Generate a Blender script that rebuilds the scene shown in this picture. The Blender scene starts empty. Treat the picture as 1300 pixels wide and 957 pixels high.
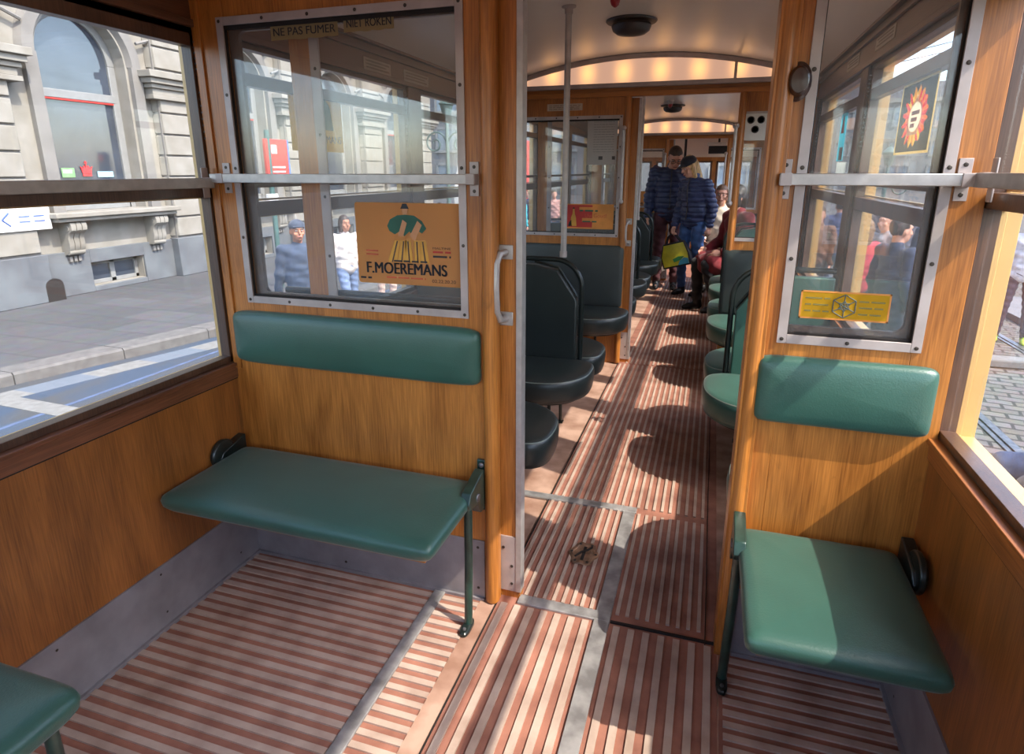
import bpy, bmesh, math, random
from mathutils import Vector, Matrix
random.seed(7)
SC = bpy.context.scene
COL = SC.collection
PI = math.pi
H = 1.45

# ------------------------------------------------------------------ materials
def lin(c):
    return tuple(((v/255)/12.92 if v/255 <= .04045 else ((v/255+.055)/1.055)**2.4) for v in c) + (1,)

def new_mat(name):
    m = bpy.data.materials.new(name); m.use_nodes = True
    nt = m.node_tree
    for n in list(nt.nodes): nt.nodes.remove(n)
    out = nt.nodes.new('ShaderNodeOutputMaterial')
    return m, nt, out

def pbr(name, col, rough=.5, metal=0, var=.08, scale=8, bump=0, coat=0, spec=.5, stretch=(1, 1, 1), col2=None, lo=.35, hi=.65, sheen=0, bscale=None):
    """Principled surface with a noise driven colour variation (and bump)."""
    m, nt, out = new_mat(name)
    N = nt.nodes.new; L = nt.links.new
    p = N('ShaderNodeBsdfPrincipled'); L(p.outputs[0], out.inputs[0])
    tc = N('ShaderNodeTexCoord'); mp = N('ShaderNodeMapping'); mp.inputs['Scale'].default_value = stretch
    L(tc.outputs['Object'], mp.inputs[0])
    nz = N('ShaderNodeTexNoise'); nz.inputs['Scale'].default_value = scale; nz.inputs['Detail'].default_value = 6
    L(mp.outputs[0], nz.inputs['Vector'])
    rp = N('ShaderNodeValToRGB')
    c = Vector(col[:3])
    a = tuple(max(0, x*(1-var*2)) for x in c) + (1,)
    b = tuple(col2[:3]) + (1,) if col2 else tuple(min(1, x*(1+var*2)) for x in c) + (1,)
    rp.color_ramp.elements[0].color = a; rp.color_ramp.elements[1].color = b
    rp.color_ramp.elements[0].position = lo; rp.color_ramp.elements[1].position = hi
    L(nz.outputs[0], rp.inputs[0]); L(rp.outputs[0], p.inputs['Base Color'])
    p.inputs['Roughness'].default_value = rough; p.inputs['Metallic'].default_value = metal
    p.inputs['Coat Weight'].default_value = coat; p.inputs['Coat Roughness'].default_value = .25
    p.inputs['Specular IOR Level'].default_value = spec
    p.inputs['Sheen Weight'].default_value = sheen
    if bump:
        n2 = nz
        if bscale:
            n2 = N('ShaderNodeTexNoise'); n2.inputs['Scale'].default_value = bscale; n2.inputs['Detail'].default_value = 4
            L(mp.outputs[0], n2.inputs['Vector'])
        bp = N('ShaderNodeBump'); bp.inputs['Strength'].default_value = bump; bp.inputs['Distance'].default_value = .01
        L(n2.outputs[0], bp.inputs['Height']); L(bp.outputs[0], p.inputs['Normal'])
    return m

def wood(name, dark, light, along='z', rough=.38, scratch=.25, coat=.25):
    """Varnished oak: fine stretched grain over broad figure, with dark worn flecks."""
    m, nt, out = new_mat(name)
    N = nt.nodes.new; L = nt.links.new
    p = N('ShaderNodeBsdfPrincipled'); L(p.outputs[0], out.inputs[0])
    tc = N('ShaderNodeTexCoord')
    def nz(sc, st, det=5, dist=0):
        mp = N('ShaderNodeMapping')
        mp.inputs['Scale'].default_value = {'z': (1, 1, st), 'x': (st, 1, 1), 'y': (1, st, 1)}[along]
        L(tc.outputs['Object'], mp.inputs[0])
        n = N('ShaderNodeTexNoise'); n.inputs['Scale'].default_value = sc; n.inputs['Detail'].default_value = det
        n.inputs['Distortion'].default_value = dist
        L(mp.outputs[0], n.inputs['Vector']); return n
    g = nz(240, .035, 6); f = nz(12, .2, 4, .5); w = nz(26, .5, 5, 1.0)
    mx = N('ShaderNodeMath'); mx.operation = 'MULTIPLY_ADD'; mx.inputs[1].default_value = .52
    sc_ = N('ShaderNodeMath'); sc_.operation = 'MULTIPLY'; sc_.inputs[1].default_value = .5
    L(f.outputs[0], sc_.inputs[0]); L(g.outputs[0], mx.inputs[0]); L(sc_.outputs[0], mx.inputs[2])
    rp = N('ShaderNodeValToRGB'); L(mx.outputs[0], rp.inputs[0])
    rp.color_ramp.elements[0].position = .36; rp.color_ramp.elements[1].position = .68
    rp.color_ramp.elements[0].color = dark; rp.color_ramp.elements[1].color = light
    r2 = N('ShaderNodeValToRGB'); L(w.outputs[0], r2.inputs[0])
    r2.color_ramp.elements[0].position = .66; r2.color_ramp.elements[1].position = .78
    r2.color_ramp.elements[0].color = (0, 0, 0, 1); r2.color_ramp.elements[1].color = (scratch,)*3 + (1,)
    mc = N('ShaderNodeMix'); mc.data_type = 'RGBA'
    L(r2.outputs[0], mc.inputs['Factor']); L(rp.outputs[0], mc.inputs['A'])
    mc.inputs['B'].default_value = tuple(x*.3 for x in dark[:3]) + (1,)
    L(mc.outputs['Result'], p.inputs['Base Color'])
    p.inputs['Roughness'].default_value = rough; p.inputs['Coat Weight'].default_value = coat; p.inputs['Coat Roughness'].default_value = .3
    bp = N('ShaderNodeBump'); bp.inputs['Strength'].default_value = .08; bp.inputs['Distance'].default_value = .004
    L(g.outputs[0], bp.inputs['Height']); L(bp.outputs[0], p.inputs['Normal'])
    return m

def glass(name, tint=(.985, .99, .985), haze=.02, refl=1.0):
    """Thin window glass: clear transmission, fresnel mirror and a white diffuse haze painted in for veiling reflections."""
    m, nt, out = new_mat(name)
    N = nt.nodes.new; L = nt.links.new
    tr = N('ShaderNodeBsdfTransparent'); tr.inputs[0].default_value = tint + (1,)
    gl = N('ShaderNodeBsdfGlossy'); gl.inputs['Roughness'].default_value = .015
    df = N('ShaderNodeBsdfDiffuse'); df.inputs[0].default_value = (.75, .76, .76, 1)
    fr = N('ShaderNodeLayerWeight'); fr.inputs['Blend'].default_value = .5
    pw = N('ShaderNodeMath'); pw.operation = 'POWER'; pw.inputs[1].default_value = 5; L(fr.outputs['Facing'], pw.inputs[0])
    mu = N('ShaderNodeMath'); mu.operation = 'MULTIPLY_ADD'; mu.inputs[1].default_value = .9*refl; mu.inputs[2].default_value = .035*refl; L(pw.outputs[0], mu.inputs[0])
    m1 = N('ShaderNodeMixShader'); L(mu.outputs[0], m1.inputs[0]); L(tr.outputs[0], m1.inputs[1]); L(gl.outputs[0], m1.inputs[2])
    m2 = N('ShaderNodeMixShader'); m2.inputs[0].default_value = haze; L(m1.outputs[0], m2.inputs[1]); L(df.outputs[0], m2.inputs[2])
    L(m2.outputs[0], out.inputs[0])
    return m

def film(name, col, see=.3):
    """Printed translucent window sticker."""
    m, nt, out = new_mat(name)
    N = nt.nodes.new; L = nt.links.new
    d = N('ShaderNodeBsdfDiffuse'); d.inputs[0].default_value = col
    t = N('ShaderNodeBsdfTranslucent'); t.inputs[0].default_value = col
    x = N('ShaderNodeBsdfTransparent'); x.inputs[0].default_value = tuple(min(1, c*1.6) for c in col[:3]) + (1,)
    a = N('ShaderNodeMixShader'); a.inputs[0].default_value = .5; L(d.outputs[0], a.inputs[1]); L(t.outputs[0], a.inputs[2])
    b = N('ShaderNodeMixShader'); b.inputs[0].default_value = see; L(a.outputs[0], b.inputs[1]); L(x.outputs[0], b.inputs[2])
    L(b.outputs[0], out.inputs[0])
    return m

def lamp_panel(name):
    """Milk glass panel of the ceiling light, bulbs every 25 cm behind it."""
    m, nt, out = new_mat(name)
    N = nt.nodes.new; L = nt.links.new
    tc = N('ShaderNodeTexCoord'); sp = N('ShaderNodeSeparateXYZ'); L(tc.outputs['Object'], sp.inputs[0])
    def math_(op, a, b=None):
        n = N('ShaderNodeMath'); n.operation = op
        for i, v in enumerate((a, b)):
            if v is None: continue
            if isinstance(v, (int, float)): n.inputs[i].default_value = v
            else: L(v, n.inputs[i])
        return n.outputs[0]
    c = math_('COSINE', math_('MULTIPLY', math_('ADD', sp.outputs[0], .16), 2*PI/.25))
    dz = math_('DIVIDE', math_('SUBTRACT', sp.outputs[2], .085), .085)
    s = math_('MULTIPLY', math_('POWER', math_('MULTIPLY', math_('ADD', c, 1), .5), 1.8), math_('POWER', 2.718, math_('MULTIPLY', math_('MULTIPLY', dz, dz), -1)))
    e = N('ShaderNodeEmission')
    cr = N('ShaderNodeValToRGB'); L(s, cr.inputs[0])
    cr.color_ramp.elements[0].color = lin((204, 158, 132)); cr.color_ramp.elements[1].color = lin((255, 186, 122))
    L(cr.outputs[0], e.inputs[0])
    L(math_('ADD', math_('MULTIPLY', s, LAMP_HOT), LAMP_BASE), e.inputs[1])
    L(e.outputs[0], out.inputs[0])
    return m

LAMP_BASE, LAMP_HOT = .74, .42
WOOD = wood('varnished_oak', lin((139, 81, 28)), lin((206, 132, 59)), 'z')
WOODS = wood('brown_oak_panel', lin((112, 66, 27)), lin((171, 105, 48)), 'z')
WOODL = wood('red_brown_oak_sill', lin((88, 52, 34)), lin((136, 84, 56)), 'y')
WOODX = wood('varnished_oak_crosswise', lin((139, 81, 28)), lin((206, 132, 59)), 'x')
WOODY = wood('varnished_oak_lengthwise', lin((120, 66, 30)), lin((180, 112, 58)), 'y')
WOODD = wood('dark_oak', lin((74, 46, 32)), lin((112, 74, 52)), 'y')
WOODDZ = wood('dark_oak_upright', lin((66, 46, 36)), lin((104, 74, 56)), 'z')
ALU = pbr('brushed_aluminium', lin((186, 180, 176)), .42, .55, .05, 30, .03)
ALUD = pbr('worn_aluminium', lin((178, 166, 162)), .5, .3, .05, 10, .02, col2=lin((190, 178, 174)))
KICK = pbr('scuffed_kick_plate', lin((142, 137, 140)), .5, .3, .05, 10, .02, col2=lin((154, 149, 152)))
STEEL = pbr('dull_steel', lin((120, 118, 120)), .38, .7, .15, 20, .03)
SCREW = pbr('screw_heads', lin((74, 66, 60)), .4, .6, .1, 20)
VINYL = pbr('green_vinyl', lin((49, 88, 76)), .36, 0, .05, 5, .1, spec=.6, bscale=260, sheen=.1)
VINYLD = pbr('dark_green_vinyl', lin((44, 50, 48)), .34, 0, .05, 5, .1, spec=.6, bscale=260)
VINYLP = pbr('pale_green_vinyl', lin((62, 66, 63)), .42, 0, .06, 5, .1, bscale=260)  # paler green, partly a sun reflection put into the colour
GREENM = pbr('dark_green_paint', lin((34, 58, 50)), .3, .1, .2, 18, .04, coat=.3)
BLACKM = pbr('black_green_paint', lin((26, 34, 32)), .32, .1, .15, 18, .03, coat=.2)
PIPING = pbr('worn_piping', lin((120, 128, 118)), .5)
CEIL = pbr('cream_ceiling_paint', lin((248, 238, 226)), .32, 0, .01, 3, .01, coat=.6)
RIBL = pbr('worn_floor_slat', lin((170, 143, 127)), .6, 0, .06, 9, .15, stretch=(1, 1, 1), col2=lin((200, 178, 162)), lo=.28, hi=.72, bscale=60)
RIBD = pbr('red_floor_groove', lin((136, 88, 73)), .7, 0, .06, 9, .15, col2=lin((172, 117, 97)), lo=.28, hi=.72, bscale=60)
LINO = pbr('brown_floor_board', lin((164, 123, 102)), .6, 0, .1, 7, .12, col2=lin((192, 156, 136)))
FSTRIP = pbr('grey_floor_strip', lin((158, 154, 152)), .45, .4, .14, 16, .05, col2=lin((182, 178, 176)))
DARK = pbr('dark_gap', lin((34, 26, 22)), .8)
BROWN = pbr('brown_bakelite', lin((58, 32, 24)), .3, 0, .1, 10, coat=.4)
YELLOW = pbr('yellow_body_paint', lin((214, 176, 112)), .4, 0, .05, 5, coat=.3)
GLASS = glass('window_glass')
GLASSP = glass('hazed_partition_glass', haze=.045, refl=1.3)  # more white mixed in, painting the veil of reflections on these panes
LAMP = lamp_panel('lit_milk_glass')
WHITE = pbr('white_paint', lin((208, 206, 202)), .5, 0, .03)
CREAM = pbr('cream_label', lin((196, 180, 158)), .5, 0, .06)
INK = pbr('black_ink', lin((26, 30, 40)), .6, 0, .02)
REDM = pbr('red_plastic', lin((150, 20, 26)), .3, 0, .05)
BLACK = pbr('black_plastic', lin((24, 22, 24)), .4, 0, .05)
GUNM = pbr('grey_vent_metal', lin((70, 66, 66)), .42, .4, .08)
STONE = pbr('pale_limestone', lin((134, 128, 117)), .85, 0, .04, 3, .15, col2=lin((143, 138, 129)))
STONED = pbr('grey_stone', lin((119, 115, 110)), .85, 0, .05, 3, .12)
BLUEST = pbr('blue_stone', lin((91, 93, 97)), .8, 0, .05, 2.5, .12, col2=lin((102, 106, 109)))
DGLASS = pbr('dark_house_glass', lin((58, 65, 76)), .05, 0, .1, 2, spec=1.0)
FRAMEW = pbr('white_window_frame', lin((130, 130, 128)), .5, 0, .03)

# ------------------------------------------------------------------ mesh builder
class MB:
    def __init__(s): s.v = []; s.f = []; s.m = []
    def face(s, idx, mat=0): s.f.append(tuple(idx)); s.m.append(mat)
    def box(s, x0, x1, y0, y1, z0, z1, mat=0):
        b = len(s.v)
        s.v += [(x0, y0, z0), (x1, y0, z0), (x1, y1, z0), (x0, y1, z0), (x0, y0, z1), (x1, y0, z1), (x1, y1, z1), (x0, y1, z1)]
        for q in ((0, 3, 2, 1), (4, 5, 6, 7), (0, 1, 5, 4), (1, 2, 6, 5), (2, 3, 7, 6), (3, 0, 4, 7)): s.face([b+i for i in q], mat)
        return s
    def loft(s, rings, mat=0, cap=True, closed=True):
        n = len(rings[0]); b = len(s.v)
        for r in rings: s.v += [tuple(p) for p in r]
        for i in range(len(rings)-1):
            for j in range(n if closed else n-1):
                k = (j+1) % n
                s.face([b+i*n+j, b+i*n+k, b+(i+1)*n+k, b+(i+1)*n+j], mat)
        if cap:
            s.face([b+j for j in reversed(range(n))], mat); s.face([b+(len(rings)-1)*n+j for j in range(n)], mat)
        return s
    def prism(s, poly, axis, c0, c1, mat=0):
        def P(a, b, c): return {'x': (c, a, b), 'y': (a, c, b), 'z': (a, b, c)}[axis]
        return s.loft([[P(a, b, c0) for a, b in poly], [P(a, b, c1) for a, b in poly]], mat)
    def tube(s, pts, r, n=10, mat=0, closed=False, flat=None):
        pts = [Vector(p) for p in pts]; rings = []; prev = None
        for i, p in enumerate(pts):
            if closed: d = pts[(i+1) % len(pts)]-pts[i-1]
            else: d = pts[min(i+1, len(pts)-1)]-pts[max(i-1, 0)]
            d.normalize()
            if prev is None:
                u = Vector((0, 0, 1)) if abs(d.z) < .9 else Vector((1, 0, 0))
            else: u = prev
            a = d.cross(u).normalized(); b = a.cross(d).normalized(); prev = b
            rr = r[i] if isinstance(r, (list, tuple)) else r
            e = flat or 1
            rings.append([p+a*rr*math.cos(2*PI*k/n)+b*rr*e*math.sin(2*PI*k/n) for k in range(n)])
        if closed: rings.append(rings[0]); return s.loft(rings, mat, cap=False)
        return s.loft(rings, mat)
    def lathe(s, prof, c, axis='z', n=24, mat=0, sx=1, sy=1):
        rings = []
        for r, h in prof:
            ring = []
            for k in range(n):
                a = 2*PI*k/n; u, v = max(r, 1e-4)*math.cos(a)*sx, max(r, 1e-4)*math.sin(a)*sy
                ring.append({'z': (c[0]+u, c[1]+v, c[2]+h), 'y': (c[0]+u, c[1]+h, c[2]+v), 'x': (c[0]+h, c[1]+u, c[2]+v)}[axis])
            rings.append(ring)
        return s.loft(rings, mat)
    def ball(s, c, rx, ry=None, rz=None, n=14, mat=0, rot=None):
        ry = ry or rx; rz = rz or rx; rings = []
        m = max(6, n//2+1)
        for i in range(m+1):
            t = PI*i/m; t = min(max(t, .03), PI-.03)
            ring = []
            for k in range(n):
                a = 2*PI*k/n
                p = Vector((rx*math.sin(t)*math.cos(a), ry*math.sin(t)*math.sin(a), -rz*math.cos(t)))
                if rot: p = rot @ p
                ring.append(Vector(c)+p)
            rings.append(ring)
        return s.loft(rings, mat)
    def capsule(s, p0, p1, r0, r1, n=14, mat=0):
        p0 = Vector(p0); p1 = Vector(p1); d = (p1-p0)
        if d.length < 1e-5: return s.ball(p0, r0, n=n, mat=mat)
        q = d.to_track_quat('Z', 'Y').to_matrix(); L = d.length; rings = []
        def ring(z, r): rings.append([p0+q @ Vector((r*math.cos(2*PI*k/n), r*math.sin(2*PI*k/n), z)) for k in range(n)])
        for i in range(1, 5):
            a = PI/2*(1-i/4); ring(-r0*math.sin(a), max(r0*math.cos(a), r0*.06))
        for i in range(0, 4):
            a = PI/2*i/3.98*1.3; a = min(a, PI/2*.97); ring(L+r1*math.sin(a), r1*math.cos(a))
        return s.loft(rings, mat)
    def shift(s, d): s.v = [(a[0]+d[0], a[1]+d[1], a[2]+d[2]) for a in s.v]; return s
    def mirror_x(s, c=0):
        s.v = [(2*c-a[0], a[1], a[2]) for a in s.v]; s.f = [tuple(reversed(f)) for f in s.f]; return s
    def build(s, name, mats, parent=None, bevel=0, seg=2, angle=35, subsurf=0):
        me = bpy.data.meshes.new(name); me.from_pydata([tuple(p) for p in s.v], [], s.f)
        mats = mats if isinstance(mats, (list, tuple)) else [mats]
        for m in mats: me.materials.append(m)
        me.polygons.foreach_set('material_index', s.m)
        me.polygons.foreach_set('use_smooth', [True]*len(s.f)); me.update()
        bm = bmesh.new(); bm.from_mesh(me); bmesh.ops.recalc_face_normals(bm, faces=bm.faces); bm.to_mesh(me); bm.free()
        me.set_sharp_from_angle(angle=math.radians(angle))
        o = bpy.data.objects.new(name, me); COL.objects.link(o)
        if parent: o.parent = parent
        if bevel:
            b = o.modifiers.new('bevel', 'BEVEL'); b.width = bevel; b.segments = seg; b.limit_method = 'ANGLE'; b.angle_limit = math.radians(40); b.harden_normals = False
        if subsurf:
            b = o.modifiers.new('sub', 'SUBSURF'); b.levels = b.render_levels = subsurf
        return o

def tag(o, label=None, cat=None, group=None, kind=None):
    if label: o['label'] = label
    if cat: o['category'] = cat
    if group: o['group'] = group
    if kind: o['kind'] = kind
    return o
def thing(name, label, cat, loc=(0, 0, 0), rz=0, group=None, kind=None):
    o = bpy.data.objects.new(name, None); COL.objects.link(o); o.empty_display_size = .1
    o.location = loc; o.rotation_euler = (0, 0, rz)
    return tag(o, label, cat, group, kind)
def struct(o, label, cat): return tag(o, label, cat, kind='structure')
def part(name, mb, mats, root, world=True, **k):
    """A part of a thing; world coordinates are moved into the (unrotated) root's frame."""
    if world:
        r = root
        while r.parent: r = r.parent
        mb.shift((-r.location[0], -r.location[1], -r.location[2]))
    return mb.build(name, mats, root, **k)
def copy_tree(o, parent=None):
    c = o.copy(); COL.objects.link(c); c.parent = parent
    for ch in list(o.children): copy_tree(ch, c)
    return c
def text_part(name, body, size, mat, root, origin, rot=(PI/2, 0, 0), align='CENTER', bold=0, extrude=.0006, sx=1, valign='CENTER'):
    cu = bpy.data.curves.new(name, 'FONT'); cu.body = body; cu.size = size; cu.align_x = align; cu.align_y = valign
    cu.extrude = extrude; cu.offset = bold
    t = bpy.data.objects.new(name, cu); COL.objects.link(t)
    dg = bpy.context.evaluated_depsgraph_get(); dg.update()
    me = bpy.data.meshes.new_from_object(t.evaluated_get(dg)); bpy.data.objects.remove(t)
    me.materials.clear(); me.materials.append(mat)
    r = root
    while r.parent: r = r.parent
    M = Matrix.Translation(Vector(origin)-Vector(r.location)) @ Matrix([list(x) for x in __import__('mathutils').Euler(rot).to_matrix().to_4x4()]) @ Matrix.Diagonal((sx, 1, 1, 1))
    me.transform(M)
    o = bpy.data.objects.new(name, me); COL.objects.link(o); o.parent = root
    return o

# ------------------------------------------------------------------ car body constants
XL, XR = -1.6, .59           # inner faces of the side walls
Y1, Y2, Y3 = 1.72, 4.62, 8.55    # bulkheads
YA, YB = -1.3, 10.6          # ends of the car
def zc(y):                   # crown of the ceiling
    return 2.22 if y <= Y2 else 2.22-.125*min(1.2, (y-Y2)/(Y3-Y2))
def ceil_z(x, y): return zc(y)-.158*(x+.505)**2
SILL = .785

# ------------------------------------------------------------------ floor
def floor():
    mb = MB()
    mb.box(XL-.02, XR+.02, YA, YB, -.06, 0, 2)
    mb.box(-.605, .125, YA, YB, .0005, .003, 1)                       # dark bed below the aisle slats
    mb.box(XL, -.66, YA, Y1, .0005, .003, 1)
    mb.box(.13, XR, YA, Y1, .0005, .003, 1)
    def ribs_y(x0, x1, y0, y1, pitch, w, h=.009):
        n = int((x1-x0)/pitch)
        for i in range(n):
            x = x0+(i+.5)*(x1-x0)/n
            mb.box(x-w/2, x+w/2, y0, y1, .002, h, 0)
    def ribs_x(x0, x1, y0, y1, pitch, w, h=.009):
        n = int((y1-y0)/pitch)
        for i in range(n):
            y = y0+(i+.5)*(y1-y0)/n
            mb.box(x0, x1, y-w/2, y+w/2, .002, h, 0)
    ribs_x(XL, -.836, YA, Y1-.02, .040, .019); ribs_x(-.792, -.66, YA, Y1-.02, .040, .019)
    mb.box(-.66, -.605, YA, Y1, .0, .007, 2)
    ribs_y(-.60, -.268, YA, Y1, .044, .022)
    ribs_y(-.212, .12, YA, Y1, .044, .021)
    ribs_x(.14, XR, YA, Y1-.02, .040, .019)
    ribs_y(-.60, -.268, Y1+.06, 2.44, .033, .012)
    ribs_y(-.212, .085, Y1+.06, 2.44, .033, .012)
    ribs_y(-.60, .085, 2.49, Y2-.02, .033, .012)
    ribs_y(-.56, .085, Y2+.02, Y3+.3, .033, .012)
    f = struct(mb.build('floor', [RIBL, RIBD, LINO]), 'slatted wooden tram floor with red brown grooves', 'floor')
    s = MB()
    s.box(-.834, -.794, YA, Y1-.005, .002, .011); s.box(-.266, -.214, YA, 2.44, .002, .0115)
    s.box(-.77, -.21, 2.44, 2.485, .002, .012); s.box(-.77, -.735, 1.95, 2.44, .002, .011)
    s.box(-.535, -.214, Y1+.01, Y1+.055, .002, .012)
    s.build('metal_strip', FSTRIP, f, bevel=.002)
    d = MB(); d.box(-.212, .12, Y1+.014, Y1+.023, .002, .0098); d.box(-.6045, -.6015, YA, Y2, .001, .0095); d.box(.0875, .090, Y1, Y3, .001, .0095)
    d.build('dark_seam', DARK, f)
    return f
floor()
def floor_plate():
    cx, cy = -.37, 2.08
    t = thing('hatch_lifting_plate', 'scalloped worn metal lifting plate let into the floor hatch', 'plate', (cx, cy, .009))
    ol = []
    for k in range(48):
        a = 2*PI*k/48; r = 1+.09*math.cos(6*a)
        ol.append((.055*r*math.cos(a), .075*r*math.sin(a)))
    rim = MB().loft([[(x, y, 0) for x, y in ol], [(x*.97, y*.97, .004) for x, y in ol], [(x*.75, y*.75, .004) for x, y in ol], [(x*.7, y*.7, .0015) for x, y in ol]])
    part('plate_rim', rim, pbr('rusty_plate', lin((150, 116, 92)), .5, .4, .2, 30, .1), t, world=False)
    sl = MB().box(-.006, .006, -.045, .045, .0012, .0022); sl.tube([(-.028, -.03, .004), (-.01, 0, .006), (.012, .02, .006), (.026, .045, .004)], .004, 8)
    part('lift_slot', sl, DARK, t, world=False)
    for k in range(6): part('screw', MB().lathe([(.006, .004), (.005, .0055), (0, .0058)], (.047*math.cos(k*PI/3), .064*math.sin(k*PI/3), 0), n=8), SCREW, t, world=False)
floor_plate()

# ------------------------------------------------------------------ ceiling
def ceiling():
    mb = MB(); rings = []
    ys = [YA, 0, Y1, Y2, 6, 7.2, Y3, YB]; xs = [XL-.06+i*(XR-XL+.12)/28 for i in range(29)]
    for y in ys: rings.append([(x, y, ceil_z(x, y)) for x in xs])
    mb.loft(rings, cap=False, closed=False)
    o = struct(mb.build('ceiling', CEIL, angle=60), 'vaulted cream painted tram ceiling', 'ceiling')
    m = o.modifiers.new('solid', 'SOLIDIFY'); m.thickness = .04; m.offset = -1 if False else 1
    # thin cover strips across the vault
    return o
ceiling()

# ------------------------------------------------------------------ side walls
WIN_L = [(-1.15, -.2), (-.1, 1.745), (1.83, 3.19), (3.33, 4.55), (4.70, 5.86), (5.98, 7.16), (7.28, 8.47), (8.65, 10.3)]
WIN_R = [(-1.15, -.2), (-.1, 1.745), (1.83, 3.19), (3.33, 4.55), (4.70, 5.86), (5.98, 7.16), (7.28, 8.47), (8.65, 10.3)]
ZT = 1.885                    # top of the window openings
def side_wall(side):
    s = -1 if side == 'left' else 1
    xi = XL if s < 0 else XR
    wins = WIN_L if s < 0 else WIN_R
    def bx(mb, d0, d1, *a): mb.box(min(xi+s*d0, xi+s*d1), max(xi+s*d0, xi+s*d1), *a)
    w = MB()
    bx(w, 0, .03, YA, YB, 0, .725, 0)                # lower panel
    bx(w, .03, .10, YA, YB, -.45, .79, 2)             # outer body panel
    bx(w, -.006, .05, YA, YB, .728, .775, 1)           # sill rail
    bx(w, -.012, .05, YA, YB, .772, SILL, 1)
    edges = [YA]+[e for ab in wins for e in ab]+[YB]
    for a, b in zip(edges[0::2], edges[1::2]):
        bx(w, 0, .035, a, b, SILL, ZT, 3); bx(w, .035, .10, a+.005 if a > YA else a, b-.012 if b < YB else b, SILL-.02, ZT+.15, 2)
    bx(w, 0, .06, YA, YB, ZT, 2.06, 4)                # frieze
    bx(w, .06, .10, YA, YB, ZT-.005, 2.10, 2)
    bx(w, -.012, 0, YA, YB, 1.985, 2.0, 4); bx(w, -.022, 0, YA, YB, 2.025, 2.055, 4); bx(w, -.01, 0, YA, YB, ZT-.002, ZT+.02, 4)
    o = w.build('wall_'+side, [WOODS, WOODY if s > 0 else WOODL, YELLOW, WOODDZ, WOODD], bevel=.002)
    struct(o, 'varnished oak %s wall of the tram with sill rail and frieze' % side, 'wall')
    g = MB(); bx(g, -.002, 0, YA, YB, .7235, .7275); g.build('panel_joint', DARK, o)
    b = MB(); bx(b, -.006, .01, YA, Y1, .0, .226, 0); bx(b, -.016, .0, YA, Y1, .0, .016, 0)
    for k in range(9):
        y = YA+.2+k*.34
        for z in (.2, .06): b.lathe([(.004, -.001*s), (.004, s*-.0015), (.0, s*-.002)], (xi-s*.006, y, z), 'x', 8, 1)
    struct(b.build('baseboard_'+side, [KICK, SCREW], bevel=.0015), 'scuffed aluminium kick strip along the %s wall' % side, 'baseboard')
    for i, (a, b_) in enumerate(wins):
        n = i+1 if s < 0 else len(WIN_L)+i+1
        f = MB(); st = .036; se = (.016 if s > 0 else .034) if i == 1 else st
        d0, d1 = .012, .05
        bx(f, d0, d1, a, a+st, SILL, ZT); bx(f, d0, d1, b_-se, b_, SILL, ZT)
        bx(f, d0, d1, a, b_, SILL, SILL+.022); bx(f, d0, d1, a, b_, ZT-.02, ZT)
        if i > 1: bx(f, d0, d1, a, b_, 1.742, 1.785)                        # transom of the top light
        else: bx(f, d0, d1, a, b_, 1.83, ZT)
        m0, m1 = (1.285, 1.338) if i > 1 else (1.366, 1.402)
        if i > 1: bx(f, d0, d1, a, b_, 1.390, 1.412)
        bx(f, d0, d1, a, b_, m0, m1)                                       # middle bar
        bx(f, .05, .062, a, b_, m0-.006, m0+.004, 1); bx(f, .05, .062, a, b_, m1+.002, m1+.010, 1); bx(f, .05, .064, a, b_, SILL-.01, SILL+.012, 1)
        bx(f, .05, .066, a, a+.014, SILL, ZT, 1); bx(f, .05, .066, b_-(.006 if i == 1 else .03), b_, SILL, ZT, 1)
        if i in (1, 2, 3) and not (s > 0 and i == 1):
            for z in [1.76+.016*k for k in range(6)]+[1.55+.02*k for k in range(8)]: bx(f, .004, d0, b_-.026, b_-.010, z, z+.006, 2)
        o = f.build('window_%d' % n, [WOODDZ, YELLOW, STEEL], bevel=.0015)
        struct(o, 'side window of the tram, %s side, %s' % (side, ['at the rear end', 'beside the platform', 'first beyond the partition', 'second beyond the partition', 'first behind the far bulkhead', 'second behind the far bulkhead', 'third behind the far bulkhead', 'at the front platform'][i]), 'window')
        p = MB(); bx(p, .030, .034, a+.02, b_-.02, SILL+.01, ZT-.01); p.build('pane', GLASS, o)
side_wall('left'); side_wall('right')

# ------------------------------------------------------------------ bulkheads
def hole_panel(mb, y0, y1, x0, x1, z0, z1, hx0, hx1, hz0, hz1, mat=0):
    mb.box(x0, hx0, y0, y1, z0, z1, mat); mb.box(hx1, x1, y0, y1, z0, z1, mat)
    mb.box(hx0, hx1, y0, y1, z0, hz0, mat); mb.box(hx0, hx1, y0, y1, hz1, z1, mat)
def screws(mb, pts, y, mat=1):
    for x, z in pts: mb.lathe([(.0055, 0), (.005, -.0018), (0, -.0024)], (x, y, z), 'y', 10, mat)
def trim_frame(mb, y, x0, x1, z0, z1, w=.024, mat=0, sc=True):
    mb.box(x0, x0+w, y-.006, y, z0, z1, mat); mb.box(x1-w, x1, y-.006, y, z0, z1, mat)
    mb.box(x0+w, x1-w, y-.0058, y, z0, z0+w, mat); mb.box(x0+w, x1-w, y-.0058, y, z1-w, z1, mat)
    if sc:
        n = max(2, int((x1-x0)/.15)); pts = []
        for k in range(n+1):
            x = x0+.012+(x1-x0-.024)*k/n; pts += [(x, z0+w*.5), (x, z1-w*.5)]
        n = max(2, int((z1-z0)/.18))
        for k in range(1, n):
            z = z0+(z1-z0)*k/n; pts += [(x0+w*.5, z), (x1-w*.5, z)]
        screws(mb, pts, y-.006)

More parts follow.
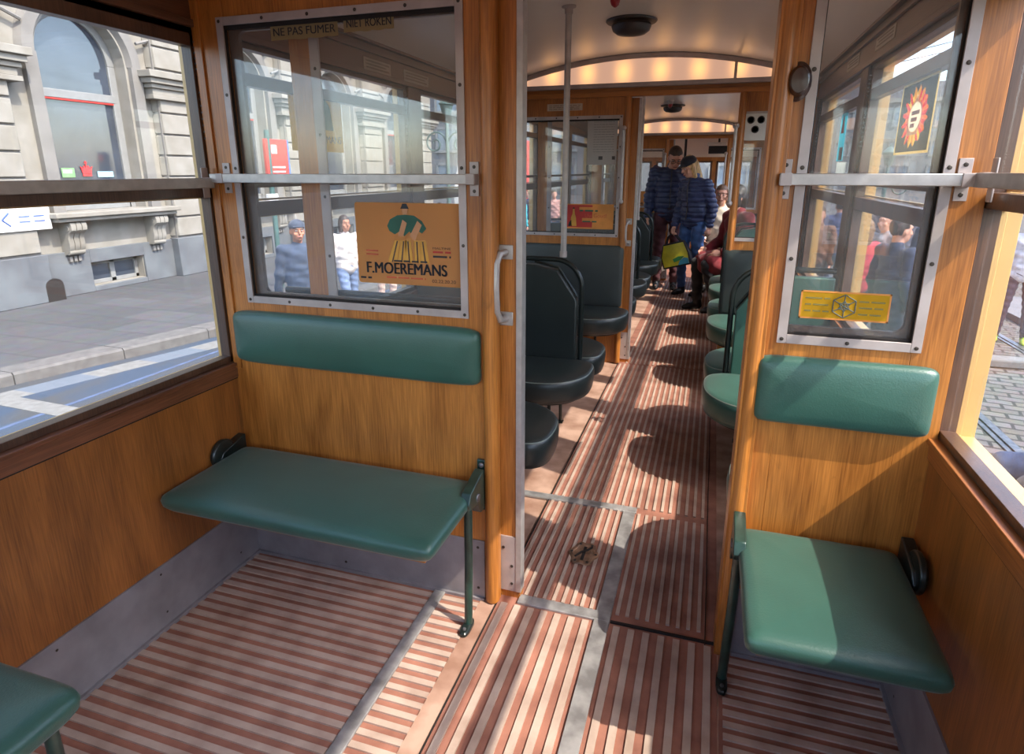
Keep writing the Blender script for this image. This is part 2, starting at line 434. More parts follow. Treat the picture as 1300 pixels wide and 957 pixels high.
def rrect(x0, x1, z0, z1, r):
    out = []
    for cx, cz, a0 in ((x1-r, z0+r, -90), (x1-r, z1-r, 0), (x0+r, z1-r, 90), (x0+r, z0+r, 180)):
        for k in range(7): a = math.radians(a0+90*k/6); out.append((cx+r*math.cos(a), cz+r*math.sin(a)))
    return out
def arch_poly(y, z0, x0, x1, n=24, drop=0):
    return [(x0, z0)]+[(x1, z0)]+[(x1+(x0-x1)*k/n, ceil_z(x1+(x0-x1)*k/n, y)-drop) for k in range(n+1)]

def bulkhead(idx, y, zhead, zl0, wl, wr, post=.045):
    """Oak bulkhead with a window each side of an open doorway; wl/wr = trim frame (x0,x1,z0,z1)."""
    nm = {1: 'near', 2: 'middle', 3: 'far'}[idx]
    mb = MB(); t = .035
    dl, dr = -.60, .115
    hole_panel(mb, y, y+t, XL-.01, dl, 0, zhead, wl[0]+.02, wl[1]-.02, wl[2]+.02, wl[3]-.02, 0)
    hole_panel(mb, y, y+t, dr+.045, XR+.01, 0, zhead, wr[0]+.02, wr[1]-.02, wr[2]+.02, wr[3]-.02, 0)
    tr = MB(); tr.box(dr, dr+.048, y-.02, y+.085, 0, zhead, 0)                      # right door post
    mb.prism(arch_poly(y+.02, zhead, XL-.01, XR+.01, drop=-.02), 'y', y, y+t, 1)      # lintel and arch
    tr.box(XL, XR, y-.012, y, zhead, zhead+.035, 1)
    # half round beads on the door posts
    for x in (-.618, .138):
        pts = [(x+.0235*math.cos(a), y-.028*math.sin(a)) for a in [PI*k/8 for k in range(9)]]
        tr.prism(pts, 'z', .012, zhead, 0)
    # thin uprights of the panel frame
    tr.box(XL, XL+.028, y-.007, y, SILL-.02, zhead, 0)
    struct(tr.build('trim_%d' % idx, [WOOD, WOODX], bevel=.0015), 'oak door post, half round beads and batten of the %s bulkhead' % nm, 'trim')
    o = mb.build('wall_bulkhead_%s' % nm, [WOOD, WOODX], bevel=.0015)
    struct(o, '%s oak bulkhead across the tram with open doorway' % nm, 'wall')
    # glass and trims
    for side, w in (('left', wl), ('right', wr)):
        f = MB(); trim_frame(f, y, *w)
        f.box(w[0]+.02, w[1]-.02, y+.004, y+.009, w[2]+.018, w[2]+.03, 2); f.box(w[0]+.02, w[1]-.02, y+.004, y+.009, w[3]-.035, w[3]-.02, 2)
        f.box(w[0]+.02, w[0]+.027, y+.004, y+.01, w[2]+.02, w[3]-.02, 2); f.box(w[1]-.027, w[1]-.02, y+.004, y+.01, w[2]+.02, w[3]-.02, 2)
        n = 16+2*idx+(0 if side == 'left' else 1)
        wo = struct(f.build('window_%d' % n, [ALUD, SCREW, DARK], bevel=.001), '%s hand window of the %s bulkhead with screwed aluminium trim' % (side, nm), 'window')
        g = MB().box(w[0]+.018, w[1]-.018, y+.012, y+.016, w[2]+.018, w[3]-.018); g.build('pane', GLASSP, wo)
        if idx == 1:
            q = (-1.452, -.690, 1.046, 1.868) if side == 'left' else (.180, .487, 1.054, 1.868)
            o4 = (w[0]-.01, w[1]+.01, w[2]-.01, w[3]+.01); cx, cz = (q[0]+q[1])/2, (q[2]+q[3])/2
            inn = rrect(q[0], q[1], q[2], q[3], .022); outp = []
            for a_, b_ in inn:
                dx, dz = a_-cx, b_-cz
                k_ = min(((o4[1] if dx > 0 else o4[0])-cx)/dx if abs(dx) > 1e-6 else 1e9, ((o4[3] if dz > 0 else o4[2])-cz)/dz if abs(dz) > 1e-6 else 1e9)
                outp.append((cx+dx*k_, cz+dz*k_))
            rg = MB().loft([[(a_, y+.036, b_) for a_, b_ in outp], [(a_, y+.022, b_) for a_, b_ in outp], [(a_, y+.022, b_) for a_, b_ in inn], [(a_, y+.036, b_) for a_, b_ in inn], [(a_, y+.036, b_) for a_, b_ in outp]], cap=False)
            rg.build('inner_frame', WOODDZ, wo)
    # kick strips
    k = MB()
    k.box(XL, -.646, y-.005, y, .012, .237, 0); k.box(.165, XR, y-.005, y, .012, .237, 0); k.box(XL, -.646, y-.014, y, 0, .014, 0); k.box(.165, XR, y-.014, y, 0, .014, 0)
    screws(k, [(-.67, .21), (-.67, .05), (-.70, .13), (-1.2, .04), (-1.2, .2), (.3, .21), (.3, .05)], y-.005)
    if idx == 1: struct(k.build('baseboard_bulkhead_%s' % nm, [KICK, SCREW], bevel=.001), 'aluminium kick strip at the foot of the %s bulkhead' % nm, 'baseboard')
    # arch lights; unseen ones on the reverse are added to brighten the ceiling
    if idx < 3:
        a2 = thing('arch_lamp', 'added fill lamp of arched milk glass on the reverse of the %s bulkhead, facing forward' % nm, 'lamp', (0, y+t, zl0))
        part('milk_glass', MB().prism(arch_poly(y, zl0+.012, -1.5, .54, drop=.028), 'y', y+t+.01, y+t+.03), LAMP, a2)
        part('lamp_frame', MB().box(XL, XR, y+t, y+t+.042, zl0-.014, zl0+.014), ALUD, a2, bevel=.0015)
    a = thing('arch_lamp', 'lit arched milk glass lamp over the %s doorway' % nm, 'lamp', (0, y, zl0), group=None)
    pl = MB().prism(arch_poly(y, zl0+.012, -1.5, .54, drop=.028), 'y', y-.03, y-.01)
    part('milk_glass', pl, LAMP, a)
    fr = MB(); fr.box(XL, XR, y-.042, y, zl0-.014, zl0+.014)
    n = 30; ring = []
    for kx in range(n+1):
        x = XL+(XR-XL)*kx/n; z = ceil_z(x, y)
        ring.append([(x, y-.045, z-.034), (x, y-.045, z-.002), (x, y, z-.002), (x, y, z-.034)])
    fr.loft(ring); fr.box(.062, .080, y-.043, y, zl0, ceil_z(.07, y)-.02)
    part('lamp_frame', fr, ALUD, a, bevel=.0015)
    return o
bulkhead(1, Y1, 1.965, 2.02, (-1.508, -.688, 1.011, 1.905), (.190, .526, 1.010, 1.905))
bulkhead(2, Y2, 1.950, 2.022, (-1.46, -.652, .975, 1.83), (.138, .52, .975, 1.83))
bulkhead(3, Y3, 1.845, 1.905, (-1.46, -.652, .975, 1.73), (.138, .52, .975, 1.73))

# sliding doors, pushed open behind the left half of each bulkhead
def sliding_door(idx, y, zt, wz0, wz1):
    nm = {1: 'near', 2: 'middle', 3: 'far'}[idx]
    y0, y1 = y+.042, y+.078
    xl, xr = -1.285, -.532
    mb = MB(); hole_panel(mb, y0, y1, xl, xr, .0, zt, xl+.085, xr-.12, wz0, wz1)
    mb.box(xr-.004, xr+.001, y0-.004, y1, .24, zt, 1)
    o = struct(mb.build('door_%d' % idx, [WOOD, ALUD], bevel=.0015), 'sliding oak door pushed open behind the %s bulkhead' % nm, 'door')
    e = MB(); e.box(xr-.016, xr+.003, y0-.006, y1, .03, zt); e.build('edge_strip', ALU, o, bevel=.001)
    k = MB(); k.box(xr-.085, xr-.014, y0-.004, y0, .03, .245); screws(k, [(xr-.03, .13), (xr-.03, .06), (xr-.06, .2)], y0-.004); k.build('kick_plate', [ALUD, SCREW], o)
    f = MB()
    for yy in (y0, ): trim_frame(f, yy, xl+.075, xr-.11, wz0-.012, wz1+.012, .034)
    f.build('glass_trim', [ALUD, SCREW], o, bevel=.001)
    g = MB().box(xl+.08, xr-.115, y0+.016, y0+.020, wz0-.005, wz1+.005); g.build('pane', GLASSP, o)
    if idx < 3:
        h = MB()
        hz0, hz1 = (1.01, 1.215) if idx == 1 else (.93, 1.09)
        hx = xr-.052
        for z in (hz0, hz1):
            h.box(hx-.022, hx+.026, y0-.006, y0, z-.022, z+.022)
        h.tube([(hx+.005, y0-.004, hz0), (hx-.005, y0-.035, hz0+.002), (hx-.012, y0-.048, hz0+.03), (hx-.014, y0-.05, (hz0+hz1)/2), (hx-.012, y0-.048, hz1-.03), (hx-.005, y0-.035, hz1-.002), (hx+.005, y0-.004, hz1)], .011, 10)
        h.build('door_handle', ALU, o, bevel=.003)
sliding_door(1, Y1, 1.96, 1.0, 1.93); sliding_door(2, Y2, 1.945, .97, 1.83); sliding_door(3, Y3, 1.84, .97, 1.72)

def door_stop():
    mb = MB(); mb.lathe([(.030, 0), (.030, -.008), (.024, -.014), (.022, -.03), (.018, -.036), (0, -.038)], (.170, Y1-.0, 1.655), 'y', 24, 0, 1, 1.5)
    o = mb.build('door_stop', BROWN); tag(o, 'oval dark brown knob on the right hand door post', 'knob')
door_stop()

# ------------------------------------------------------------------ guard rails
def rail(name, label, y=None, x=None, a=0, b=0, z=1.43, h=.028, ends=()):
    t = thing(name, label, 'rail', ((a+b)/2, y, z-.05) if y else (x, (a+b)/2, z-.05))
    m = MB()
    if y: m.box(a, b, y-.008, y+.002, z-h/2, z+h/2)
    else: m.box(x-.005, x+.005, a, b, z-h/2, z+h/2)
    part('rail_bar', m, ALU, t, bevel=.002)
    for e in ends:
        k = MB()
        if y:
            yw = e[1]
            k.box(e[0]-.014, e[0]+.014, yw-.005, yw, z-.048, z+.048)
            k.box(e[0]-.013, e[0]+.013, y-.010, yw, z-h/2-.001, z+h/2+.001)
            screws(k, [(e[0], z-.034), (e[0], z+.034)], yw-.005)
        else:
            xw = e[1]; s = 1 if xw > x else -1
            k.box(min(xw, xw-s*.005), max(xw, xw-s*.005), e[0]-.014, e[0]+.014, z-.048, z+.048)
            k.box(min(x, xw), max(x, xw), e[0]-.012, e[0]+.012, z-h/2-.001, z+h/2+.001)
        part('rail_bracket', k, [ALUD, SCREW], t, bevel=.002)
    return t
rail('guard_rail', 'flat aluminium guard rail across the left partition window', y=Y1-.032, a=-1.575, b=-.648, ends=((-.662, Y1), (-1.535, Y1)), z=1.427)
rail('guard_rail', 'short flat aluminium guard rail across the right partition window', y=Y1-.032, a=.150, b=.560, ends=((.165, Y1), (.546, Y1)), z=1.43)
rail('guard_rail', 'long flat aluminium guard rail along the left platform window', x=XL+.028, a=-.9, b=1.69, ends=((1.685, XL), (-.15, XL)), z=1.412, h=.032)
rail('guard_rail', 'long flat aluminium guard rail along the right platform window', x=XR-.028, a=-.9, b=1.69, ends=((1.67, XR), (-.15, XR)), z=1.43, h=.032)

# ------------------------------------------------------------------ cushions
def superpts(hx, hy, n=48, e=6):
    out = []
    for k in range(n):
        a = 2*PI*(k+.5)/n; c, s = math.cos(a), math.sin(a)
        out.append((hx*math.copysign(abs(c)**(2/e), c), hy*math.copysign(abs(s)**(2/e), s)))
    return out
def pad(hx, hy, prof, e=9, n=56):
    """Upholstered pad about the origin, built of shrinking rounded rings (inset, z)."""
    ol = superpts(hx, hy, n, e); m = MB(); rings = []
    for d, z in prof: rings.append([(x*(1-d/hx), y*(1-d/hy), z) for x, y in ol])
    m.loft(rings); return m
def turn(m, f): m.v = [f(*p) for p in m.v]; return m

def wall_pad(name, label, x0, x1, z0, z1, y, mat, th=.035, cat='backrest'):
    hx, hz = (x1-x0)/2, (z1-z0)/2
    m = pad(hx, hz, [(.004, 0), (0, .004), (0, th*.45), (.004, th*.7), (.014, th*.9), (.035, th), (hz*.7, th*1.12)], e=12)
    cx, cz = (x0+x1)/2, (z0+z1)/2
    turn(m, lambda a, b, c: (cx+a, y-c, cz+b))
    m.f = [tuple(reversed(f)) for f in m.f]
    o = m.build(name, mat, angle=50); tag(o, label, cat)
    return o
wall_pad('backrest_pad', 'long dark green vinyl back pad on the left partition below its window', -1.570, -.648, .795, .984, Y1, VINYL)
wall_pad('backrest_pad', 'short green vinyl back pad on the right partition in the sun', .151, .573, .789, .977, Y1, VINYL)

def fold_seat(label, x0, x1, yf, yb, z, foot, legx, wallx, group):
    t = thing('folding_seat', label, 'seat', ((x0+x1)/2, yb, 0), group=group)
    hx, hy = (x1-x0)/2, (yb-yf)/2
    m = pad(hx, hy, [(.035, z-.055), (.012, z-.052), (.003, z-.04), (0, z-.022), (.004, z-.01), (.016, z-.001), (.04, z+.003), (hy*.75, z+.007)], e=22)
    m.shift(((x0+x1)/2, (yf+yb)/2, 0)); part('cushion', m, VINYL, t, angle=60)
    b = MB().box(x0+.03, x1-.03, yf+.03, yb-.02, z-.068, z-.05); part('seat_board', b, WOODX, t, bevel=.002)
    # cast brackets
    for bx_, s in ((legx, 1), (wallx, -1)):
        k = MB()
        prof = [(yb+.0, z-.10), (yb+.0, z+.04), (yb-.03, z+.035), (yb-.115, z+.012), (yb-.135, z-.02), (yb-.125, z-.04), (yb-.06, z-.055), (yb-.03, z-.10)]
        k.prism(prof, 'x', bx_-.016, bx_+.016)
        if s > 0:
            k.box(bx_-.016, bx_+.016, Y1-.012, Y1-.0005, z-.12, z+.062)
            k.lathe([(.009, 0), (.009, -.006), (0, -.009)], (bx_, Y1-.012, z+.045), 'y', 10, 1); k.lathe([(.009, 0), (.009, -.006), (0, -.009)], (bx_, Y1-.012, z-.10), 'y', 10, 1)
            k.tube([(bx_-.02, yb-.06, z-.03), (bx_+.02, yb-.06, z-.03)], .014, 12, 1)
        else:
            k.lathe([(.055, -.008), (.055, .008), (.04, .014), (0, .014)], (bx_, yb-.10, z-.0), 'x', 20)
        part('hinge_bracket', k, [GREENM if s > 0 else BLACKM, STEEL], t, bevel=.004)
    lg = MB().tube([(legx, yb-.105, z-.02), (legx-.001, foot[1]+.01, .25), (foot[0], foot[1], .012)], .0135, 12)
    part('leg', lg, GREENM, t)
    fp = pad(.016, .042, [(.0, .001), (.0, .010), (.004, .014), (.012, .015)], e=3); fp.shift((foot[0], foot[1]-.014, .0085))
    fp.lathe([(.006, .015), (.005, .02), (0, .021)], (foot[0], foot[1]-.036, .0085), n=8, mat=1)
    part('foot_plate', fp, [BLACKM, STEEL], t)
    return t
fold_seat('wide green folding bench seat below the left partition window', -1.572, -.640, 1.288, 1.690, .482, (-.653, 1.575), -.650, -1.583, None)
fold_seat('narrow green folding seat at the right partition, half in sunlight', .143, .548, 1.222, 1.690, .472, (.137, 1.590), .145, .566, None)
def rear_seat():
    t = thing('folding_seat', 'green folding seat by the left wall, only its corner showing', 'seat', (-1.3, .45, 0))
    z = .47; m = pad(.235, .22, [(.035, z-.055), (.012, z-.052), (.003, z-.04), (0, z-.022), (.004, z-.01), (.016, z-.001), (.04, z+.004), (.16, z+.012)], e=14)
    m.shift((-1.335, .468, 0)); part('cushion', m, VINYL, t, angle=60)
    b = MB().box(-1.54, -1.13, .28, .66, z-.068, z-.05); part('seat_board', b, WOODX, t, bevel=.002)
    for y in (.30, .64):
        k = MB().box(-1.6, -1.56, y-.014, y+.014, z-.12, z+.03); k.box(-1.6, -1.30, y-.01, y+.01, z-.095, z-.06); part('hinge_bracket', k, GREENM, t, bevel=.003)
    for y in (.30, .64):
        k = MB().tube([(-1.16, y, z-.06), (-1.16, y, .01)], .0135, 12); part('leg', k, GREENM, t)
rear_seat()

# ------------------------------------------------------------------ saloon benches
def cushion_outline(x_wall, x_tip, yc, hy, sh=0):
    """Half stadium: square at the wall, rounded at the aisle."""
    s = 1 if x_tip > x_wall else -1
    a = .23; xs = x_tip-s*a; pts = []
    pts.append((x_wall, yc-s*hy*.96)); pts.append((x_wall, yc+s*hy*.96))
    pts = []
    for k in range(25):
        t = -PI/2+PI*k/24
        c, sn = math.cos(t), math.sin(t)
        pts.append((xs+s*a*abs(c)**(2/2.7), yc+hy*math.copysign(abs(sn)**(2/2.7), sn)))
    pts = [(x, y+sh*max(0, s*(x-xs)/a)**1.5) for x, y in pts]
    n = 9
    for k in range(1, n): pts.append((xs+(x_wall-xs)*k/n, yc+hy))
    pts.append((x_wall, yc+hy))
    pts.append((x_wall, yc-hy))
    for k in range(n-1, 0, -1): pts.append((xs+(x_wall-xs)*k/n, yc-hy))
    return pts
def cushion(x_wall, x_tip, yc, hy, z=.462, th=.125, sh=0):
    ol = cushion_outline(x_wall, x_tip, yc, hy, sh); cx = (x_wall+x_tip)/2; hx = abs(x_tip-x_wall)/2
    m = MB(); rings = []
    for d, zz in [(.05, z-th), (.018, z-th), (.008, z-th+.006), (.002, z-th+.03), (-.003, z-.045), (.0, z-.018), (.006, z-.008), (.022, z), (.08, z+.006), (hy*.7, z+.010)]:
        rings.append([(cx+(x-cx)*(1-d/hx), yc+(y-yc)*(1-d/hy), zz) for x, y in ol])
    m.loft(rings)
    pip = MB(); pp = [(cx+(x-cx)*(1-.006/hx), yc+(y-yc)*(1-.006/hy), z-.012) for x, y in ol]; pip.tube(pp, .0038, 6, closed=True)
    board = MB(); board.loft([[(cx+(x-cx)*(1-d/hx), yc+(y-yc)*(1-d/hy), zz) for x, y in ol] for d, zz in ((.05, z-th-.02), (.04, z-th+.002))])
    return m, pip, board
def back_panel(x_wall, x_top, y, z0=.40, z1=.985, th=.028):
    s = 1 if x_top > x_wall else -1
    poly = [(x_wall, z0), (x_top-s*.022, z0), (x_top-s*.022, z1-.20), (x_top-s*.13, z1-.045), (x_top-s*.26, z1-.02), (x_wall, z1-.02)]
    return MB().prism(poly, 'y', y-th, y+th)
def back_frame(x_wall, x_top, y, z0=.33, z1=.995, r=.0135):
    s = 1 if x_top > x_wall else -1; R = .15
    p = [(x_top, y, z0), (x_top, y, .6), (x_top, y, z1-R)]
    for k in range(1, 9):
        a = PI/2*k/8; p.append((x_top-s*R*(1-math.cos(a)), y, z1-R+R*math.sin(a)))
    p += [(x_wall+s*.3, y, z1), (x_wall, y, z1)]
    m = MB().tube(p, r, 12)
    m.tube([(x_top-s*.02, y, z1-.20), (x_top-s*.13, y, z1-.043), (x_top-s*.26, y, z1-.016)], .007, 8)
    return m
def bench(label, x_wall, x_tip, y, kind, group):
    """kind 'double': two seats back to back about y; 'fore'/'aft': one seat against a bulkhead at y."""
    s = 1 if x_tip > x_wall else -1
    t = thing('saloon_bench', label, 'bench', ((x_wall+x_tip)/2, y, 0), group=group)
    seats = {'double': (-1, 1), 'fore': (1,), 'aft': (-1,), 'single': (1,)}[kind]
    light = VINYL if s < 0 else VINYLD
    for d in seats:
        hy = .215 if s > 0 else .24
        yc = y+d*((.25 if kind in ('double', 'single') else .265)+hy-.215)
        m, pip, bd = cushion(x_wall, x_tip, yc, hy, sh=-d*.07)
        c = part('seat_cushion', m, light, t, angle=50); part('piping', pip, PIPING, c); part('seat_board', bd, BLACKM, t)
        for q in (.24, .55) if s > 0 else (.20, .42):
            x = x_tip-s*q
            k = MB().tube([(x, yc-.12*d, .36), (x, yc-.10*d, .01)], .010, 10); k.box(x-.016, x+.016, yc-.10*d-.02, yc-.10*d+.02, 0, .008)
            part('leg', k, BLACKM, t)
    if kind in ('double', 'single'):
        part('back_panel', back_panel(x_wall, x_tip-s*.105, y), light, t, bevel=.008, seg=3)
        part('back_frame', back_frame(x_wall, x_tip-s*.105, y), BLACKM, t)
    else:
        d = seats[0]
        xa, xb = (x_wall, x_tip-s*.075)
        hx, hz = abs(xb-xa)/2, .235
        m = pad(hx, hz, [(.003, 0), (0, .004), (0, .018), (.006, .026), (.03, .03), (.15, .034)], e=24)
        turn(m, lambda a, b, c: ((xa+xb)/2+a, y+d*c, .68+b))
        part('back_panel', m, VINYLP if s > 0 else VINYLD, t, angle=50)
    return t
LW, LT, RW, RT = XL+.012, -.525, XR-.012, .025
G1, G2 = 'benches on the left of the aisle', 'benches on the right of the aisle'
bench('dark green bench on the left nearest the doorway, its back to the near partition', LW, LT, 2.03, 'single', G1)
bench('back to back dark green bench at the grab pole, left of the aisle', LW, LT, 3.20, 'double', G1)
bench('dark green bench on the left against the middle bulkhead, below the red advert', LW, LT, Y2-.004, 'aft', G1)
bench('sunlit single green bench hidden behind the right partition, its back to it', RW, .125, Y1+.088, 'fore', G2)
bench('back to back single green bench right of the aisle, nearest doorway', RW, RT, 3.20, 'double', G2)
bench('single green bench right of the aisle against the middle bulkhead', RW, RT, Y2-.004, 'aft', G2)
bench('far bench on the left just beyond the middle bulkhead', LW, LT, Y2+.088, 'fore', G1)
bench('far back to back bench on the left, first beyond the middle bulkhead', LW, LT, 5.92, 'double', G1)
bench('far back to back bench on the left, second beyond the middle bulkhead', LW, LT, 7.22, 'double', G1)
bench('farthest bench on the left against the far bulkhead', LW, LT, Y3-.004, 'aft', G1)
bench('far single bench on the right just beyond the middle bulkhead', RW, RT, Y2+.088, 'fore', G2)
bench('far back to back single bench under the person in the red coat', RW, RT, 5.92, 'double', G2)
bench('far back to back single bench behind the person in the red coat', RW, RT, 7.22, 'double', G2)
bench('farthest single bench on the right against the far bulkhead', RW, RT, Y3-.004, 'aft', G2)

# ------------------------------------------------------------------ poles, grab bars, ceiling fittings
def pole(label, x, y, z0):
    zt = ceil_z(x, y)
    t = thing('grab_pole', label, 'pole', (x, y, z0))
    part('pole_tube', MB().tube([(x, y, z0), (x, y, zt-.005)], .0155, 14), ALU, t)
    part('ceiling_flange', MB().lathe([(.035, 0), (.035, -.008), (.02, -.014), (.02, -.035), (0, -.035)], (x, y, zt+.002), n=18), ALUD, t)
    part('foot_clamp', MB().lathe([(.02, 0), (.02, .03), (0, .03)], (x, y, z0-.01), n=14), ALUD, t)
pole('aluminium grab pole rising from the near left seat back', -.735, 3.20, 1.019)
pole('far aluminium grab pole seen through the middle doorway', -.66, 5.92, 1.019)
def grab_bar(label, x, y, z0, z1):
    t = thing('grab_bar', label, 'handle', (x, y, z0))
    part('bar', MB().tube([(x, y-.04, z0), (x, y-.04, z1)], .011, 12), ALU, t)
    for z in (z0, z1):
        k = MB().lathe([(.022, 0), (.02, -.006), (.013, -.012), (.013, -.05), (0, -.05)], (x, y, z), 'y', 14); k.ball((x, y-.04, z), .017, n=12)
        part('bar_mount', k, ALUD, t)
grab_bar('upright aluminium grab bar left of the middle doorway', -.636, Y2, 1.235, 1.74)
grab_bar('upright aluminium grab bar right of the middle doorway', .105, Y2-.03, 1.235, 1.74)
grab_bar('upright aluminium grab bar left of the far doorway', -.636, Y3, 1.2, 1.66)
grab_bar('upright aluminium grab bar right of the far doorway', .105, Y3-.03, 1.2, 1.66)

def vent(label, x, y, R):
    z = ceil_z(x, y)
    t = thing('ceiling_vent', label, 'vent', (x, y, z))
    part('vent_flange', MB().lathe([(R, .004), (R, -.006), (R*.96, -.012), (R*.62, -.014), (R*.62, -.01), (0, -.01)], (x, y, z), n=40), GUNM, t)
    part('vent_dome', MB().lathe([(R*.76, -.022), (R*.78, -.03), (R*.72, -.052), (R*.55, -.068), (R*.2, -.076), (0, -.077)], (x, y, z), n=40), GUNM, t)
vent('round grey ceiling vent in front of the first lit arch', -.49, 3.62, .135)
vent('round grey ceiling vent just beyond the middle doorway', -.52, 5.65, .135)
vent('small far ceiling vent before the farthest lit arch', -.50, 7.3, .13)
def signal(label, x, y):
    z = ceil_z(x, y)
    t = thing('signal_lamp', label, 'lamp', (x, y, z))
    part('lamp_socket', MB().lathe([(.034, .002), (.034, -.012), (.026, -.02), (.026, -.04), (0, -.04)], (x, y, z), n=20), ALU, t)
    part('red_dome', MB().lathe([(.021, -.038), (.022, -.052), (.016, -.068), (.006, -.076), (0, -.077)], (x, y, z), n=20), REDM, t)
signal('small red dome lamp on the ceiling before the round vent', -.482, 3.00)
signal('small red dome lamp on the far saloon ceiling', -.50, 6.9)

# ------------------------------------------------------------------ stickers, notices, adverts
def fit_text(name, body, x0, x1, z0, z1, y, mat, root, bold=.0, extrude=.0003):
    bold = 0
    """Lettering on an upright plane facing -y, fitted to a rectangle."""
    o = text_part(name, body, 1.0, mat, root, (0, 0, 0), rot=(0, 0, 0), bold=bold, extrude=0)
    me = o.data; r = root
    while r.parent: r = r.parent
    L = r.location
    co = [v.co+L for v in me.vertices]
    a, b = min(c.x for c in co), max(c.x for c in co); c0, c1 = min(c.y for c in co), max(c.y for c in co)
    for v, c in zip(me.vertices, co):
        v.co = Vector((x0+(c.x-a)/(b-a)*(x1-x0), y, z0+(c.y-c0)/(c1-c0)*(z1-z0)))-L
    me.update(); return o
def slab(poly, y, th=.0006):
    return MB().prism(poly, 'y', y-th, y)
def rect(x0, x1, z0, z1, r=0):
    if not r: return [(x0, z0), (x1, z0), (x1, z1), (x0, z1)]
    out = []
    for cx, cz, a0 in ((x1-r, z0+r, -90), (x1-r, z1-r, 0), (x0+r, z1-r, 90), (x0+r, z0+r, 180)):
        for k in range(5): a = math.radians(a0+90*k/4); out.append((cx+r*math.cos(a), cz+r*math.sin(a)))
    return out
def lines(x0, x1, zs, y, h=.003, gap=None):
    m = MB()
    for z in zs:
        x = x0; rnd = random.Random(int(z*1e4)+int(x0*1e3))
        while x < x1-.004:
            w = min(rnd.uniform(.012, .035)*(h/.003)**.5, x1-x); m.box(x, x+w, y-.0003, y, z, z+h); x += w+h*1.2
    return m
F_OR = film('orange_sticker_film', lin((234, 180, 122)), .14)
F_OR2 = pbr('orange_print', lin((214, 140, 66)), .6)
F_YE = film('yellow_sticker_film', lin((228, 186, 60)), .12)
F_RED = pbr('red_print', lin((184, 52, 44)), .6)
F_REDT = pbr('faint_red_print', lin((196, 92, 58)), .6)
F_GRN = pbr('green_print', lin((40, 92, 74)), .6)
F_SKIN = pbr('skin_print', lin((206, 148, 104)), .6)
F_GOLD = pbr('gold_print', lin((204, 150, 62)), .6)
F_PAPER = film('white_paper_sheet', lin((216, 214, 212)), .08)
F_TAN = film('worn_label_film', lin((190, 172, 132)), .1)

def advert(x0, x1, z0, z1, y, label, detail=True):
    W, Hh = x1-x0, z1-z0
    t = slab(rect(x0, x1, z0, z1, .008), y).build('advert_sticker', F_OR); tag(t, label, 'advert')
    X = lambda u: x0+u*W
    Z = lambda v: z0+v*Hh
    def shp(name, pts, mat, lay=1): slab([(X(a), Z(b)) for a, b in pts], y-.0005*lay-.0003, .0003).build(name, mat, t)
    for sh_ in (-.0016, -.0005, .0005, .0016): fit_text('lettering', 'F.MOEREMANS', X(.09)+sh_, X(.86)+sh_, Z(.13), Z(.27), y-.0016-abs(sh_)*.02, INK, t)
    shp('cape', [(.33, .66), (.31, .72), (.34, .80), (.41, .85), (.49, .86), (.57, .85), (.64, .79), (.68, .70), (.64, .64), (.60, .67), (.56, .60), (.52, .66), (.47, .60), (.43, .66), (.38, .62)], F_GRN)
    for a, b, cc in ((.30, .39, .40), (.40, .47, .46), (.475, .545, .50), (.56, .62, .585), (.625, .70, .64)):
        shp('sack', [(a, .28), (b, .28), (cc+.03, .55), (cc-.025, .55)], F_GOLD)
        if detail: shp('sack_fold', [((a+b)/2-.006, .28), ((a+b)/2+.006, .28), (cc+.008, .54), (cc-.004, .54)], BROWN, 2)
    shp('figure_arm', [(.41, .60), (.46, .60), (.50, .76), (.46, .80)], F_SKIN, 2); shp('figure_arm', [(.52, .60), (.57, .55), (.64, .74), (.60, .79)], F_SKIN, 2)
    hd = [(.485+.028*math.cos(2*PI*k/16), .905+.045*math.sin(2*PI*k/16)) for k in range(16)]
    shp('figure_head', hd, F_SKIN, 2)
    shp('figure_hat', [(.445, .93), (.525, .93), (.515, .955), (.505, .99), (.465, .99), (.455, .955)], INK, 3)
    if detail:
        fit_text('lettering', 'MALTINE', X(.735), X(.90), Z(.455), Z(.48), y-.0016, INK, t)
        lines(X(.735), X(.90), [Z(.41)], y-.0012, .006).build('red_line', F_RED, t)
        lines(X(.735), X(.90), [Z(.355)], y-.0012, .006).build('small_print', INK, t)
        lines(X(.09), X(.21), [Z(.40), Z(.355)], y-.0012, .005).build('red_line', F_REDT, t)
        lines(X(.02), X(.13), [Z(.055)], y-.0012, .006).build('small_print', INK, t)
        lines(X(.28), X(.66), [Z(.075)], y-.0012, .005).build('red_line', F_REDT, t)
        fit_text('lettering', '02.22.20.20', X(.72), X(.94), Z(.045), Z(.085), y-.0016, INK, t)
        lines(X(.36), X(.68), [Z(.285)], y-.0022, .005).build('small_print', INK, t)
    return t
advert(-1.072, -.712, 1.103, 1.356, Y1+.0115, 'orange sticker advert lettered F.MOEREMANS on the left partition glass')
advert(-1.17, -.85, .99, 1.19, Y3+.0115, 'far orange sticker advert with green caped figure on the far bulkhead glass', False)
def window_advert():
    x, y0, y1, z0, z1 = XL-.0295, 2.20, 2.57, 1.53, 1.78
    t = MB().box(x, x+.001, y0, y1, z0, z1).build('advert_sticker', F_YE); tag(t, 'yellow sticker advert on the left side window behind the door stile', 'advert')
    text_part('lettering', 'F.MOEREMANS', .044, INK, t, (x+.0016, y1-.015, z0+.05), (PI/2, 0, PI/2), 'RIGHT')
    MB().prism([(2.34, 1.62), (2.50, 1.62), (2.48, 1.72), (2.43, 1.76), (2.38, 1.72)], 'x', x+.001, x+.0016).build('green_figure', F_GRN, t)
window_advert()

